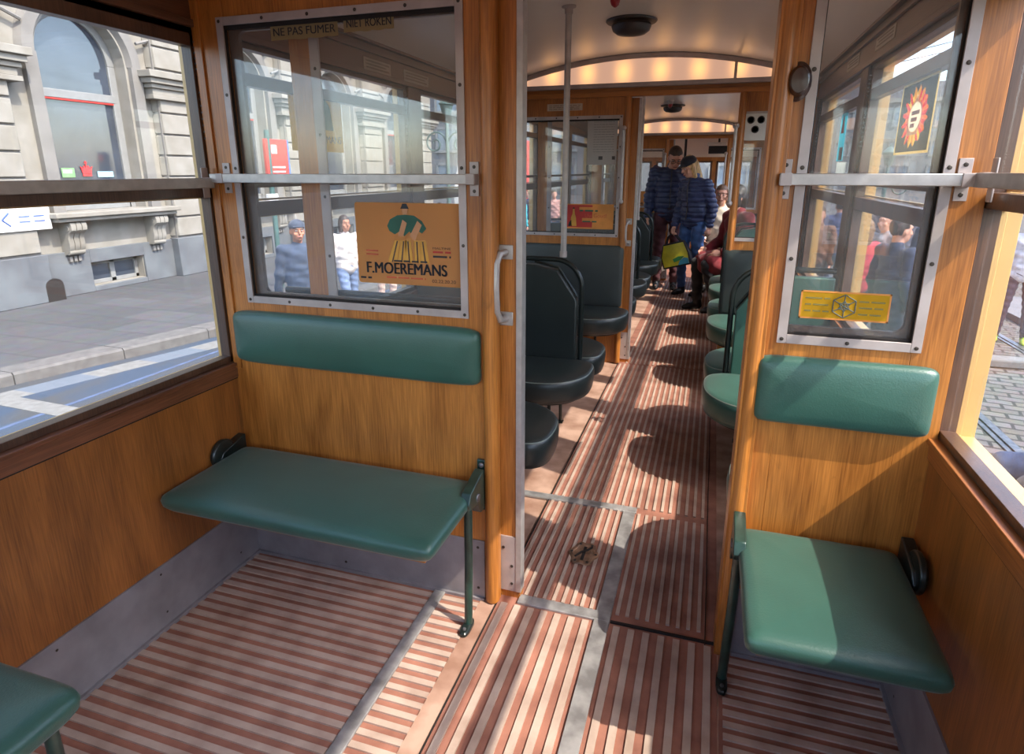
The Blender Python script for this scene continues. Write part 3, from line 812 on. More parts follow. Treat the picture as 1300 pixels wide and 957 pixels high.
def no_smoking():
    y = Y1+.0115
    for x0, x1, zz, s, lab, mat in ((-1.322, -1.088, 1.838, 'NE PAS FUMER', 'worn sticker strip lettered NE PAS FUMER at the top of the partition glass', F_TAN), (-1.068, -.905, 1.846, 'NIET ROKEN', 'worn sticker strip lettered NIET ROKEN at the top of the partition glass', F_TAN)):
        rnd = random.Random(3); top = []; n = 12
        bot = [(x0+(x1-x0)*k/n, zz-.006+rnd.uniform(-.002, .002)) for k in range(n+1)]
        top = [(x0+(x1-x0)*k/n, zz+.034+rnd.uniform(-.0015, .002)) for k in range(n, -1, -1)]
        t = slab(bot+top, y).build('sticker_strip', mat); tag(t, lab, 'sticker')
        for sh_ in (-.0005, .0005): fit_text('lettering', s, x0+.010+sh_, x1-.008+sh_, zz+.005, zz+.027, y-.001-sh_*.1, INK, t)
no_smoking()

def yellow_sticker():
    y = Y1+.0115; x0, x1, z0, z1 = .238, .446, 1.078, 1.152
    t = slab(rect(x0, x1, z0, z1, .004), y).build('notice_sticker', F_YE); tag(t, 'yellow notice sticker with hexagon emblem on the right partition glass', 'sticker')
    b = MB()
    for r in ((x0, x1, z0, z0+.004), (x0, x1, z1-.004, z1), (x0, x0+.004, z0, z1), (x1-.004, x1, z0, z1)): b.box(r[0], r[1], y-.0012, y-.0008, r[2], r[3])
    b.build('border', F_OR2, t)
    cx, cz = .342, 1.115; e = MB()
    hx = [(cx+.030*math.cos(PI/2+k*PI/3), cz+.030*math.sin(PI/2+k*PI/3)) for k in range(6)]
    for i in range(6):
        for q in (hx[(i+1) % 6], (cx, cz)): e.tube([(hx[i][0], y-.0012, hx[i][1]), (q[0], y-.0012, q[1])], .0014, 6)
        e.tube([((hx[i][0]+cx)/2, y-.0012, (hx[i][1]+cz)/2), ((hx[(i+2) % 6][0]+cx)/2, y-.0012, (hx[(i+2) % 6][1]+cz)/2)], .0012, 6)
    e.build('emblem', pbr('grey_print', lin((84, 92, 84)), .6), t)
    gp = pbr('faint_grey_print', lin((128, 118, 60)), .6)
    lines(x0+.012, cx-.034, [1.131, 1.114, 1.097], y-.001, .004).build('small_print', gp, t); lines(cx+.034, x1-.012, [1.127, 1.111, 1.094], y-.001, .004).build('small_print', gp, t)
yellow_sticker()

def red_advert():
    y = Y2+.0115; x0, x1, z0, z1 = -1.060, -.692, 1.030, 1.212
    t = slab(rect(x0, x1, z0, z1, .004), y).build('advert_sticker', F_OR2); tag(t, 'red and gold advert sticker on the middle bulkhead window, left of the doorway', 'advert')
    W, Hh = x1-x0, z1-z0
    def shp(nm, pts, mat, lay=1): slab([(x0+a*W, z0+b*Hh) for a, b in pts], y-.0005*lay-.0003, .0003).build(nm, mat, t)
    shp('red_field', [(.02, .06), (.57, .06), (.57, .30), (.36, .30), (.36, .44), (.57, .44), (.57, .76), (.30, .76), (.30, .88), (.57, .88), (.57, .96), (.02, .96)], F_RED)
    shp('bottle', [(.12, .10), (.25, .10), (.235, .45), (.21, .60), (.20, .80), (.17, .80), (.16, .60), (.13, .45)], F_GOLD, 2)
    shp('shadow_figure', [(.07, .10), (.15, .10), (.14, .36), (.10, .28)], INK, 2)
    shp('bottle_cap', [(.165, .80), (.205, .80), (.205, .86), (.165, .86)], BROWN, 2)
    lines(x0+.31*W, x0+.68*W, [z0+.70*Hh], y-.001, .012).build('green_line', F_GRN, t)
    fit_text('lettering', 'Uw Goud!', x0+.42*W, x0+.86*W, z0+.46*Hh, z0+.62*Hh, y-.0016, F_REDT, t, bold=.006)
    lines(x0+.37*W, x0+.66*W, [z0+.27*Hh], y-.001, .010).build('green_line', F_GRN, t)
red_advert()
def paper():
    y = Y2+.0113; t = slab(rect(-.905, -.690, 1.492, 1.80), y).build('timetable_sheet', F_PAPER); tag(t, 'white printed notice sheet taped to the middle bulkhead window', 'notice')
    gp = pbr('grey_small_print', lin((150, 150, 150)), .6)
    lines(-.86, -.71, [1.785-.017*k for k in range(13)], y-.0008, .0035).build('small_print', gp, t)
    m = MB(); m.box(-.82, -.79, y-.0012, y-.0008, 1.528, 1.552); m.box(-.722, -.700, y-.0012, y-.0008, 1.528, 1.552); m.build('small_picture', GUNM, t)
paper()
def socket_panel():
    y = Y2-.008; t = MB().box(.160, .330, y-.012, y, 1.645, 1.815).build('white_panel', WHITE, bevel=.002); tag(t, 'white panel with three round holes on the right of the middle bulkhead', 'panel')
    for x, z in ((.195, 1.775), (.258, 1.775), (.226, 1.715)):
        h = MB().lathe([(.024, 0), (.024, -.004), (.018, -.005), (.016, .006), (0, .006)], (x, y-.012, z), 'y', 18); h.build('round_hole', GUNM, t)
socket_panel()
def plaque(x, y0, y1, z0, z1, s, lab):
    t = MB().box(min(x, x+s*.003), max(x, x+s*.003), y0, y1, z0, z1).build('enamel_plaque', CREAM, bevel=.001); tag(t, lab, 'sign')
    m = MB()
    for k in range(3):
        z = z0+(z1-z0)*(.22+.25*k); m.box(min(x+s*.003, x+s*.0035), max(x+s*.003, x+s*.0035), y0+.02, y1-.02-.03*(k % 2), z, z+.007)
    m.build('small_print', pbr('faded_print', lin((140, 122, 104)), .6), t)
plaque(XL+.0, 2.74, 3.00, 1.905, 1.962, 1, 'first cream plaque on the left frieze above the windows')
plaque(XL+.0, 3.14, 3.44, 1.905, 1.962, 1, 'second cream plaque on the left frieze, farther along')
plaque(XR-.0, 2.80, 3.10, 1.925, 1.975, -1, 'first cream plaque on the right frieze above the windows')
plaque(XR-.0, 3.42, 3.70, 1.925, 1.975, -1, 'second cream plaque on the right frieze, farther along')
def cross_plaque():
    t = MB().box(-1.205, -.945, Y2-.004, Y2-.0005, 1.868, 1.915).build('enamel_plaque', CREAM, bevel=.001); tag(t, 'cream plaque above the window of the middle bulkhead', 'sign')
    lines(-1.19, -.96, [1.90, 1.888, 1.876], Y2-.0041, .005).build('small_print', pbr('faded_print_small', lin((140, 122, 104)), .6), t)
cross_plaque()
def festival_poster():
    x = XR+.0295; y0, y1, z0, z1 = 2.29, 2.685, 1.505, 1.742
    Yp = lambda a: y1-(y1-y0)*a
    Zp = lambda b: z0+(z1-z0)*b
    bo = MB()
    for q in ((0, 1, 0, .035), (0, 1, .965, 1), (0, .03, .035, .965), (.97, 1, .035, .965)): bo.box(x-.001, x, Yp(q[1]), Yp(q[0]), Zp(q[2]), Zp(q[3]))
    t = bo.build('window_poster', film('poster_border', lin((240, 220, 170)), .05)); tag(t, 'black poster with bright figure of ribbons on the right side window', 'poster')
    def shp(nm, pts, mat, lay):
        MB().prism([(Yp(a), Zp(b)) for a, b in pts], 'x', x-.0008-.0003*lay, x-.0008-.0003*lay+.0003).build(nm, mat, t)
    fr_ = film('red_poster_film', lin((232, 70, 70)), .1); cols = [fr_, film('gold_poster_film', lin((232, 176, 70)), .1), film('orange_poster_film', lin((246, 150, 60)), .1), film('yellow_poster_film', lin((246, 212, 90)), .1), fr_]
    N = 64; rin = []; rout = []
    for k in range(N):
        a = 2*PI*k/N; c, si = math.cos(a), math.sin(a)
        r = (.42 if (k//2) % 2 else .34)+.03*math.sin(k*1.7)
        rin.append((.5+r*c*.86, .5+r*si)); m = min(.47/abs(c) if abs(c) > 1e-6 else 9, .465/abs(si) if abs(si) > 1e-6 else 9); rout.append((.5+m*c, .5+m*si))
    def P3(p, d): return (x-d, Yp(p[0]), Zp(p[1]))
    MB().loft([[P3(p, .001) for p in rout], [P3(p, .0006) for p in rout], [P3(p, .0006) for p in rin], [P3(p, .001) for p in rin], [P3(p, .001) for p in rout]], cap=False).build('black_field', INK, t)
    for k in range(32):
        a0, a1 = 2*PI*k/32, 2*PI*(k+.94)/32; r0, r1 = .20, .45
        shp('ribbon', [(.5+r0*math.cos(a0)*.86, .5+r0*math.sin(a0)), (.5+r1*math.cos(a0)*.86, .5+r1*math.sin(a0)), (.5+r1*math.cos(a1)*.86, .5+r1*math.sin(a1)), (.5+r0*math.cos(a1)*.86, .5+r0*math.sin(a1))], cols[(k*7//3) % 5], -.7)
    shp('cream_centre', [(.34, .26), (.62, .26), (.70, .44), (.66, .66), (.54, .72), (.50, .80), (.44, .72), (.36, .66), (.30, .44)], film('cream_poster_film', lin((250, 238, 214)), .1), 1.2)
    for i, z in enumerate((.53, .44, .36)): shp('red_print_line', rect(.40, .62-.05*i, z, z+.055), F_RED, 2.4)
festival_poster()
def small_poster():
    x = XR+.0295; t = MB().box(x-.001, x, 3.70, 3.86, 1.50, 1.74).build('window_poster', film('turquoise_poster_film', lin((130, 206, 216)), .1)); tag(t, 'small turquoise poster with red figure on the second right side window', 'poster')
    MB().prism([(3.74, 1.64), (3.82, 1.64), (3.80, 1.72), (3.77, 1.73)], 'x', x-.0016, x-.0012).build('red_figure', F_RED, t)
    MB().box(x-.0016, x-.0012, 3.71, 3.80, 1.505, 1.57).build('dark_corner', BROWN, t)
small_poster()

# ------------------------------------------------------------------ front platform
def front():
    y = YB; mb = MB()
    mb.box(XL, XR, y, y+.05, 0, .95, 0)
    for a, b in ((XL, XL+.06), (-1.0, -.93), (-.06, .0), (XR-.06, XR)): mb.box(a, b, y, y+.05, .95, 1.60, 0)
    mb.box(XL, XR, y, y+.05, 1.60, 1.66, 0); mb.box(XL, XR, y, y+.05, 1.66, 2.2, 1)
    struct(mb.build('wall_front', [WOOD, CEIL], bevel=.002), 'far front end of the tram with windscreen openings', 'wall')
    for n, (a, b) in enumerate(((XL+.06, -1.0), (-.93, -.06), (.0, XR-.06))):
        f = MB()
        for q in ((a, a+.03, .95, 1.6), (b-.03, b, .95, 1.6), (a, b, .95, .975), (a, b, 1.575, 1.6)): f.box(q[0], q[1], y-.01, y+.03, q[2], q[3])
        o = struct(f.build('window_%d' % (30+n), WOODD, bevel=.002), 'windscreen opening at the far front end, %s' % ['left', 'middle', 'right'][n], 'window')
        MB().box(a+.02, b-.02, y+.01, y+.014, .96, 1.59).build('pane', GLASS, o)
    t = thing('control_box', 'black control box under the far front ceiling', 'box', (.05, y-.35, 1.72))
    part('box_body', MB().box(-.13, .17, y-.5, y-.25, 1.70, 1.81), BLACK, t, bevel=.01); part('box_cover', MB().box(-.15, .12, y-.52, y-.25, 1.81, 1.86), WHITE, t, bevel=.008)
    part('hanger', MB().box(.0, .03, y-.4, y-.36, 1.86, 2.08), BLACK, t)
    t = thing('grab_pole', 'dark pole hanging at the far front platform', 'pole', (-.44, 9.6, 1.6))
    part('pole_tube', MB().tube([(-.44, 9.6, .01), (-.44, 9.6, ceil_z(-.44, 9.6))], .018, 10), BLACK, t)
    part('ceiling_flange', MB().lathe([(.04, 0), (.04, -.01), (0, -.01)], (-.44, 9.6, ceil_z(-.44, 9.6)), n=14), BLACK, t)
front()
def rear():
    y = YA; mb = MB()
    mb.box(XL, XR, y-.05, y, 0, .95, 0)
    for a, b in ((XL, XL+.06), (-1.0, -.93), (-.06, .0), (XR-.06, XR)): mb.box(a, b, y-.05, y, .95, 1.85, 0)
    mb.box(XL, XR, y-.05, y, 1.85, 2.22, 1)
    a = thing('arch_lamp', 'added fill lamp of arched milk glass above the rear windows behind the camera', 'lamp', (0, y, 2.02))  # unseen lamp, added as fill for the ceiling
    part('milk_glass', MB().prism(arch_poly(y, 2.032, -1.5, .54, drop=.028), 'y', y+.01, y+.03), LAMP, a)
    part('lamp_frame', MB().box(XL, XR, y, y+.042, 2.006, 2.034), ALUD, a, bevel=.0015)
    struct(mb.build('wall_rear', [WOOD, CEIL], bevel=.002), 'rear end of the tram behind the camera', 'wall')
rear()

# ------------------------------------------------------------------ street
GR, GP = -.80, -.66
def kerb_x(y):
    pts = [(-30, -13.5), (0, -8.30), (4.3, -7.12), (6, -6.66), (8, -6.25), (11, -5.9), (16, -5.6), (40, -5.4)]
    for (a, xa), (b, xb) in zip(pts, pts[1:]):
        if a <= y <= b: return xa+(xb-xa)*(y-a)/(b-a)
    return pts[-1][1]
ASPH = pbr('grey_asphalt', lin((73, 71, 71)), .9, 0, .08, 30, .1)
BLUE = pbr('worn_blue_paint', lin((71, 73, 76)), .8, 0, .02, 2.2, .1, col2=lin((57, 71, 89)), lo=.38, hi=.58, stretch=(1.4, .5, 1))
WLINE = pbr('white_road_paint', lin((117, 116, 112)), .8, 0, .03, 14, .05, col2=lin((128, 127, 124)))
WLINE2 = pbr('bluish_road_paint', lin((100, 108, 118)), .8, 0, .03, 14)
def paving(name, c1, c2, mortar, sc, bw, rh, off=.5, ms=.012, rough=.8, rot=0):
    m, nt, out = new_mat(name); N = nt.nodes.new; L = nt.links.new
    p = N('ShaderNodeBsdfPrincipled'); L(p.outputs[0], out.inputs[0]); p.inputs['Roughness'].default_value = rough
    tc = N('ShaderNodeTexCoord'); mp = N('ShaderNodeMapping'); mp.inputs['Rotation'].default_value[2] = rot; L(tc.outputs['Object'], mp.inputs[0])
    ds = N('ShaderNodeTexNoise'); ds.inputs['Scale'].default_value = 3; L(mp.outputs[0], ds.inputs['Vector'])
    vm = N('ShaderNodeMix'); vm.data_type = 'VECTOR'; vm.inputs['Factor'].default_value = .02; L(mp.outputs[0], vm.inputs[4]); L(ds.outputs['Color'], vm.inputs[5])
    b = N('ShaderNodeTexBrick'); L(vm.outputs[1], b.inputs['Vector'])
    b.inputs['Scale'].default_value = sc; b.inputs['Brick Width'].default_value = bw; b.inputs['Row Height'].default_value = rh
    b.inputs['Mortar Size'].default_value = ms; b.offset = off; b.inputs['Bias'].default_value = 0
    b.inputs['Color1'].default_value = c1; b.inputs['Color2'].default_value = c2; b.inputs['Mortar'].default_value = mortar
    nz = N('ShaderNodeTexNoise'); nz.inputs['Scale'].default_value = 7; nz.inputs['Detail'].default_value = 6; L(tc.outputs['Object'], nz.inputs['Vector'])
    mx = N('ShaderNodeMix'); mx.data_type = 'RGBA'; mx.blend_type = 'OVERLAY'; mx.inputs['Factor'].default_value = .35
    L(b.outputs['Color'], mx.inputs['A']); L(nz.outputs['Color'], mx.inputs['B'])
    hs = N('ShaderNodeHueSaturation'); hs.inputs['Saturation'].default_value = .8; L(mx.outputs['Result'], hs.inputs['Color']); L(hs.outputs[0], p.inputs['Base Color'])
    bp = N('ShaderNodeBump'); bp.inputs['Strength'].default_value = .5; bp.inputs['Distance'].default_value = .02; bp.invert = True
    L(b.outputs['Fac'], bp.inputs['Height']); L(bp.outputs[0], p.inputs['Normal'])
    return m
FLAG = paving('flagstones', lin((69, 69, 71)), lin((82, 81, 83)), lin((60, 59, 59)), 1, .9, .6, .5, .008)
COBB = paving('cobblestones', lin((98, 91, 83)), lin((114, 107, 100)), lin((59, 53, 48)), 1, .24, .14, .5, .016, .85, .2)
def street():
    g = MB().box(-90, 120, -60, 130, GR-.3, GR-.012)
    struct(g.build('street', ASPH), 'grey asphalt street around the tram', 'street')
    ys = [-30+2*k for k in range(36)]
    lane = MB(); n = len(ys)
    lane.loft([[(kerb_x(y), y, GR-.012), (kerb_x(y), y, GR), (-2.6, y, GR), (-2.6, y, GR-.012)] for y in ys])
    lo = struct(lane.build('bus_lane', BLUE), 'worn blue painted lane between tram and kerb', 'lane')
    wl = MB(); wl2 = MB(); y = -10; k = 0
    while y < 30:
        b = y+.62; (wl if k % 2 == 0 else wl2).loft([[(kerb_x(q)+.20, q, GR), (kerb_x(q)+.20, q, GR+.004), (kerb_x(q)+.52, q, GR+.004), (kerb_x(q)+.52, q, GR)] for q in (y, b)])
        y = b; k += 1
    wl.build('white_line', WLINE, lo); wl2.build('pale_blue_line', WLINE2, lo)
    st = MB(); st.loft([[(-6.68, 3.91, GR), (-6.68, 3.91, GR+.005), (-6.68, 4.13, GR+.005), (-6.68, 4.13, GR)], [(-5.2, 3.85, GR), (-5.2, 3.85, GR+.005), (-5.2, 4.07, GR+.005), (-5.2, 4.07, GR)]]); st.build('white_bar', WLINE, lo)
    gv = MB(); gv.loft([[(-6.10, -10, GR), (-6.10, -10, GR+.003), (-6.05, -10, GR+.003), (-6.05, -10, GR)], [(-5.80, 30, GR), (-5.80, 30, GR+.003), (-5.75, 30, GR+.003), (-5.75, 30, GR)]]); gv.build('road_groove', pbr('dark_road_groove', lin((78, 92, 120)), .9), lo)
    pv = MB(); pv.loft([[(-13, q, GR-.2), (-13, q, GP), (kerb_x(q)-.32, q, GP), (kerb_x(q)-.32, q, GR-.2)] for q in ys]); struct(pv.build('pavement', FLAG), 'grey flagstone pavement in front of the stone building', 'pavement')
    kb = MB()
    for i in range(-8, 22):
        a, b = i*1.1, (i+1)*1.1-.012
        kb.loft([[(kerb_x(q)-.32, q, GR-.2), (kerb_x(q)-.32, q, GP+.004), (kerb_x(q)-.02, q, GP-.004), (kerb_x(q), q, GP-.03), (kerb_x(q), q, GR-.2)] for q in (a, b)])
    struct(kb.build('kerb', pbr('kerb_stone', lin((100, 97, 95)), .85, 0, .08, 9, .1)), 'grey stone kerb along the blue lane', 'kerb')
    cb = MB().box(-2.6, 34, -30, 80, GR-.012, GR); struct(cb.build('cobbled_road', COBB), 'pale cobbled roadway right of the tram', 'road')
    for x in (2.55, 3.99):
        r = MB(); r.box(x-.06, x-.02, -30, 60, GR, GR+.012); r.box(x+.0, x+.07, -30, 60, GR, GR+.014)
        o = r.build('tram_rail', STEEL, bevel=.003); tag(o, 'steel tram rail set in the cobbles, %s' % ('nearer to the tram' if x < 3 else 'farther from the tram'), 'rail')
    pm = MB().box(4.6, 9.5, 8.6, 13, GR, GR+.09); struct(pm.build('traffic_island', pbr('island_stone', lin((116, 114, 115)), .85, 0, .06, 4, .06)), 'grey raised pavement across the tram rails', 'pavement')
    kk = MB().box(3.0, 9.5, 8.35, 8.6, GR, GR+.1); struct(kk.build('kerb_island', WLINE, bevel=.02), 'white kerb edge across the rails', 'kerb')
street()

# ------------------------------------------------------------------ stone building on the left
BX = -10.6
def building():
    b = thing('stone_building', 'long pale stone building with arched windows beyond the pavement', 'building', (BX, 0, GP))
    P = 3.80; yc0 = 8.76-3*P
    nb = 7; y_end = 23.2
    def arch_y(c, hw, zs, n=16): return [(c+hw*math.cos(PI*k/n), zs+hw*1.0*math.sin(PI*k/n)) for k in range(n+1)]
    wall = MB(); ZTOP = 6.4
    hw, zs, zl = .82, 3.30, .74
    for i in range(nb):
        c = yc0+i*P; a, e = c-P/2, c+P/2
        for x, mt in ((BX, 0),):
            wall.box(x-.5, x, a, c-hw, GP, ZTOP); wall.box(x-.5, x, c+hw, e, GP, ZTOP)
            ar = arch_y(c, hw, zs)
            wall.prism([(c-hw, GP+.52), (c+hw, GP+.52), (c+hw, zl), (c-hw, zl)], 'x', x-.5, x)
            poly = [(c+hw, ZTOP)]+ar+[(c-hw, ZTOP)]
            for k in range(len(ar)-1):
                (ya, za), (yb, zb) = ar[k], ar[k+1]
                wall.loft([[(x-.5, ya, za), (x, ya, za), (x, ya, ZTOP), (x-.5, ya, ZTOP)], [(x-.5, yb, zb), (x, yb, zb), (x, yb, ZTOP), (x-.5, yb, ZTOP)]])
            wall.box(x-.5, x, c-hw, c-.55, GP, GP+.52); wall.box(x-.5, x, c+.55, c+hw, GP, GP+.52); wall.box(x-.5, x-.0, c-.55, c+.55, GP, GP+.1)
    part('wall', wall, STONE, b)
    pl = MB()
    for i in range(nb):
        c = yc0+i*P
        for a, e in ((c-P/2, c-.56), (c+.56, c+P/2)): pl.box(BX, BX+.05, a, e, GP, .10)
        pl.box(BX, BX+.05, c-.56, c+.56, GP+.52, .10); pl.box(BX, BX+.05, c-.56, c+.56, GP, GP+.09)
    part('plinth', pl, BLUEST, b, bevel=.01)
    for i in range(nb):
        c = yc0+i*P
        # rusticated pier on the right of the window
        pr = MB(); ya, yb = c+1.28, c+1.28+1.08
        pr.box(BX, BX+.16, ya+.03, yb-.03, .0, ZTOP, 1)
        z = .14
        while z < ZTOP-.1:
            h = .40 if not (2.75 < z < 3.1) else .4
            pr.prism([(BX, ya), (BX+.20, ya+.05), (BX+.20, yb-.05), (BX, yb)], 'z', z+.018, z+h-.018, 0); z += h
        pr.box(BX, BX+.22, ya-.02, yb+.02, GP, .12, 2)
        part('pier', pr, [STONE, STONED, BLUEST], b, bevel=.012)
        cp = MB()
        for z0, z1, d in ((2.78, 2.86, .27), (2.86, 2.98, .23), (2.98, 3.06, .28), (3.06, 3.16, .34), (3.16, 3.28, .40)): cp.box(BX, BX+d, ya-.16-(d-.27), yb+.16+(d-.27), z0, z1)
        part('capital', cp, STONE, b, bevel=.01)
        # archivolt
        ring = []
        for k in range(25):
            a = PI*k/24; co, si = math.cos(a), math.sin(a)
            ring.append([(BX-.02, c+(hw+.02)*co, zs+(hw*1.0+.02)*si), (BX+.10, c+(hw+.08)*co, zs+(hw*1.0+.08)*si), (BX+.10, c+(hw+.26)*co, zs+(hw*1.0+.26)*si), (BX, c+(hw+.32)*co, zs+(hw*1.0+.32)*si)])
        av = MB().loft(ring)
        for s in (-1, 1): av.box(BX-.02, BX+.10, min(c+s*(hw+.05), c+s*(hw+.26)), max(c+s*(hw+.05), c+s*(hw+.26)), .74, zs)
        part('arch_moulding', av, STONED, b)
        vs = MB()
        for k in range(1, 8):
            a = PI*k/8; co, si = math.cos(a), math.sin(a); vs.tube([(BX+.11, c+(hw+.30)*co, zs+(hw*1.0+.30)*si), (BX+.11, c+(hw+1.0)*co, zs+(hw*1.0+.9)*si)], .03, 6)
        part('arch_joint', vs, STONED, b)
        # sill on consoles
        si = MB(); si.box(BX-.3, BX+.34, c-1.22, c+1.22, .62, .70); si.box(BX-.3, BX+.40, c-1.28, c+1.28, .69, .77)
        part('window_sill', si, STONE, b, bevel=.012)
        for s in (-1, 1):
            y = c+s*.86; k = MB()
            prof = [(BX, .60), (BX+.30, .60), (BX+.32, .54), (BX+.31, .47), (BX+.24, .42), (BX+.20, .34), (BX+.21, .24), (BX+.19, .14), (BX+.12, .06), (BX, .02)]
            for d in (-.10, 0, .10): k.prism(prof, 'y', y+d-.044, y+d+.044)
            k.lathe([(.085, -.145), (.085, .145)], (BX+.21, y, .50), 'y', 16); k.lathe([(.05, -.155), (.05, .155)], (BX+.21, y, .50), 'y', 12)
            k.lathe([(.055, -.14), (.055, .14)], (BX+.13, y, .10), 'y', 14)
            part('console', k, STONE, b, bevel=.006)
            g = MB()
            for d in (-.08, 0, .08): g.box(BX, BX+.1, y+d-.025, y+d+.025, -.07, .02); g.prism([(BX, -.11), (BX+.1, -.07), (BX, -.07)], 'y', y+d-.025, y+d+.025)
            part('console_drop', g, STONED, b)
        # window joinery
        xg = BX-.30; f = MB()
        f.box(xg-.04, xg+.05, c-hw, c-hw+.14, .74, zs); f.box(xg-.04, xg+.05, c+hw-.14, c+hw, .74, zs)
        ar2 = []
        for k in range(21):
            a = PI*k/20; co, sn = math.cos(a), math.sin(a)
            ar2.append([(xg-.04, c+hw*co, zs+hw*1.0*sn), (xg+.05, c+hw*co, zs+hw*1.0*sn), (xg+.05, c+(hw-.14)*co, zs+(hw*1.0-.12)*sn), (xg-.04, c+(hw-.14)*co, zs+(hw*1.0-.12)*sn)])
        f.loft(ar2); f.box(xg-.04, xg+.06, c-hw+.1, c+hw-.1, 2.66, 2.80); f.box(xg-.04, xg+.05, c-hw+.1, c+hw-.1, .77, .90)
        wf = part('window', f, FRAMEW, b, bevel=.008)
        red = MB().box(xg+.03, xg+.052, c-hw+.14, c+hw-.14, 2.63, 2.66); part('red_strip', red, F_RED, wf)  # thin red strip below the transom bar
        gl = MB().prism([(c+hw-.05, .8)]+arch_y(c, hw-.05, zs)+[(c-hw+.05, .8)], 'x', xg-.02, xg+.005); part('pane', gl, DGLASS, wf)
        # cellar window
        cf = MB(); xg = BX-.18; z0, z1 = GP+.10, GP+.51
        for q in ((c-.55, c-.48, z0, z1), (c+.48, c+.55, z0, z1), (c-.05, c+.05, z0, z1), (c-.55, c+.55, z0, z0+.07), (c-.55, c+.55, z1-.06, z1)): cf.box(xg-.03, xg+.03, *q)
        cw = part('cellar_window', cf, FRAMEW, b, bevel=.006); part('pane', MB().box(xg-.02, xg, c-.5, c+.5, z0, z1), DGLASS, cw)
        dr = [(c-1.55+.0, GP), (c-1.25, GP), (c-1.25, GP+.26)]+[(c-1.40+.15*math.cos(PI*k/8), GP+.26+.12*math.sin(PI*k/8)) for k in range(1, 8)]+[(c-1.55, GP+.26)]
        d = MB().prism(dr, 'x', BX+.19, BX+.225); part('drain_opening', d, DARK, b)
    # end return and cornice
    co = MB()
    for z0, z1, d in ((5.6, 5.75, .2), (5.75, 5.95, .3), (5.95, 6.15, .45), (6.15, 6.4, .55)): co.box(BX-.5, BX+d, yc0-P/2, y_end+d*.5, z0, z1)
    part('cornice', co, STONE, b, bevel=.015)
    up = MB(); up.box(BX-12, BX-.02, yc0-P/2, y_end, 6.4, 13); part('upper_wall', up, STONE, b)
    for i in range(nb):
        c = yc0+i*P; f = MB()
        for q in ((c-.7, c-.6, 7.2, 9.6), (c+.6, c+.7, 7.2, 9.6), (c-.05, c+.05, 7.2, 9.6), (c-.7, c+.7, 7.2, 7.3), (c-.7, c+.7, 9.5, 9.6)): f.box(BX-.06, BX+.06, *q)
        w = part('window', f, FRAMEW, b); part('pane', MB().box(BX-.04, BX-.01, c-.65, c+.65, 7.25, 9.55), DGLASS, w)
    e = MB().box(BX-12, BX-.5, y_end-8, y_end, GP, 6.4); part('end_wall', e, STONE, b)
    return b
building()
def arrow_sign():
    y0, y1 = 5.97, 7.50; x = BX+.235
    t = MB().box(x-.03, x, y0, y1, .53, .89).build('direction_sign', WHITE, bevel=.004); tag(t, 'white direction sign with blue arrow on the stone pier', 'sign')
    bl = pbr('blue_print', lin((70, 96, 160)), .6)
    a = MB(); ym = 7.08-.20
    for dz in (.10, -.10): a.tube([(x+.001, ym-.13, .72), (x+.001, ym-.02, .72+dz)], .012, 8)
    a.build('arrow', bl, t)
    l = MB()
    for yy, w in ((7.05, .17), (7.28, .17)):
        for z in (.74, .66): l.box(x, x+.002, yy-.05, yy-.05+w, z, z+.022)
    l.build('blue_lettering', bl, t)
arrow_sign()
def window_signs():
    x = BX-.285
    t = thing('crown_sign', 'red crown emblem standing in the arched window across the pavement', 'sign', (x, 8.69, 1.36))
    rd = pbr('bright_red_print', lin((240, 60, 60)), .6)
    def tiny(m): m.v = [(p[0], 8.60+(p[1]-8.60)*.42, 1.36+(p[2]-1.12)*.42) for p in m.v]; return m
    c = MB().prism([(8.62, 1.22), (9.02, 1.22), (9.05, 1.38), (9.10, 1.52), (8.98, 1.44), (8.92, 1.56), (8.86, 1.46), (8.82, 1.62), (8.78, 1.46), (8.72, 1.56), (8.66, 1.44), (8.54, 1.52), (8.59, 1.38)], 'x', x, x+.012)
    part('crown', tiny(c), rd, t); part('crown_cross', tiny(MB().box(x, x+.012, 8.80, 8.84, 1.60, 1.74).box(x, x+.012, 8.76, 8.88, 1.65, 1.69)), rd, t)
    part('crown_band', tiny(MB().box(x, x+.012, 8.62, 9.02, 1.12, 1.19)), rd, t)
    for y0, y1, z0, z1, col, lb in ((8.22, 8.46, 1.34, 1.50, (120, 160, 110), 'green leaflet in the arched window left of the red crown'), (8.90, 9.22, 1.34, 1.44, (150, 190, 200), 'pale blue leaflet in the arched window right of the red crown')):
        o = MB().box(x, x+.006, y0, y1, z0, z1).build('window_leaflet', pbr('leaflet_print', lin(col), .6)); tag(o, lb, 'leaflet')
        MB().box(x+.006, x+.008, y0+.03, y1-.05, z1-.09, z1-.03).build('printed_band', WHITE, o)
window_signs()

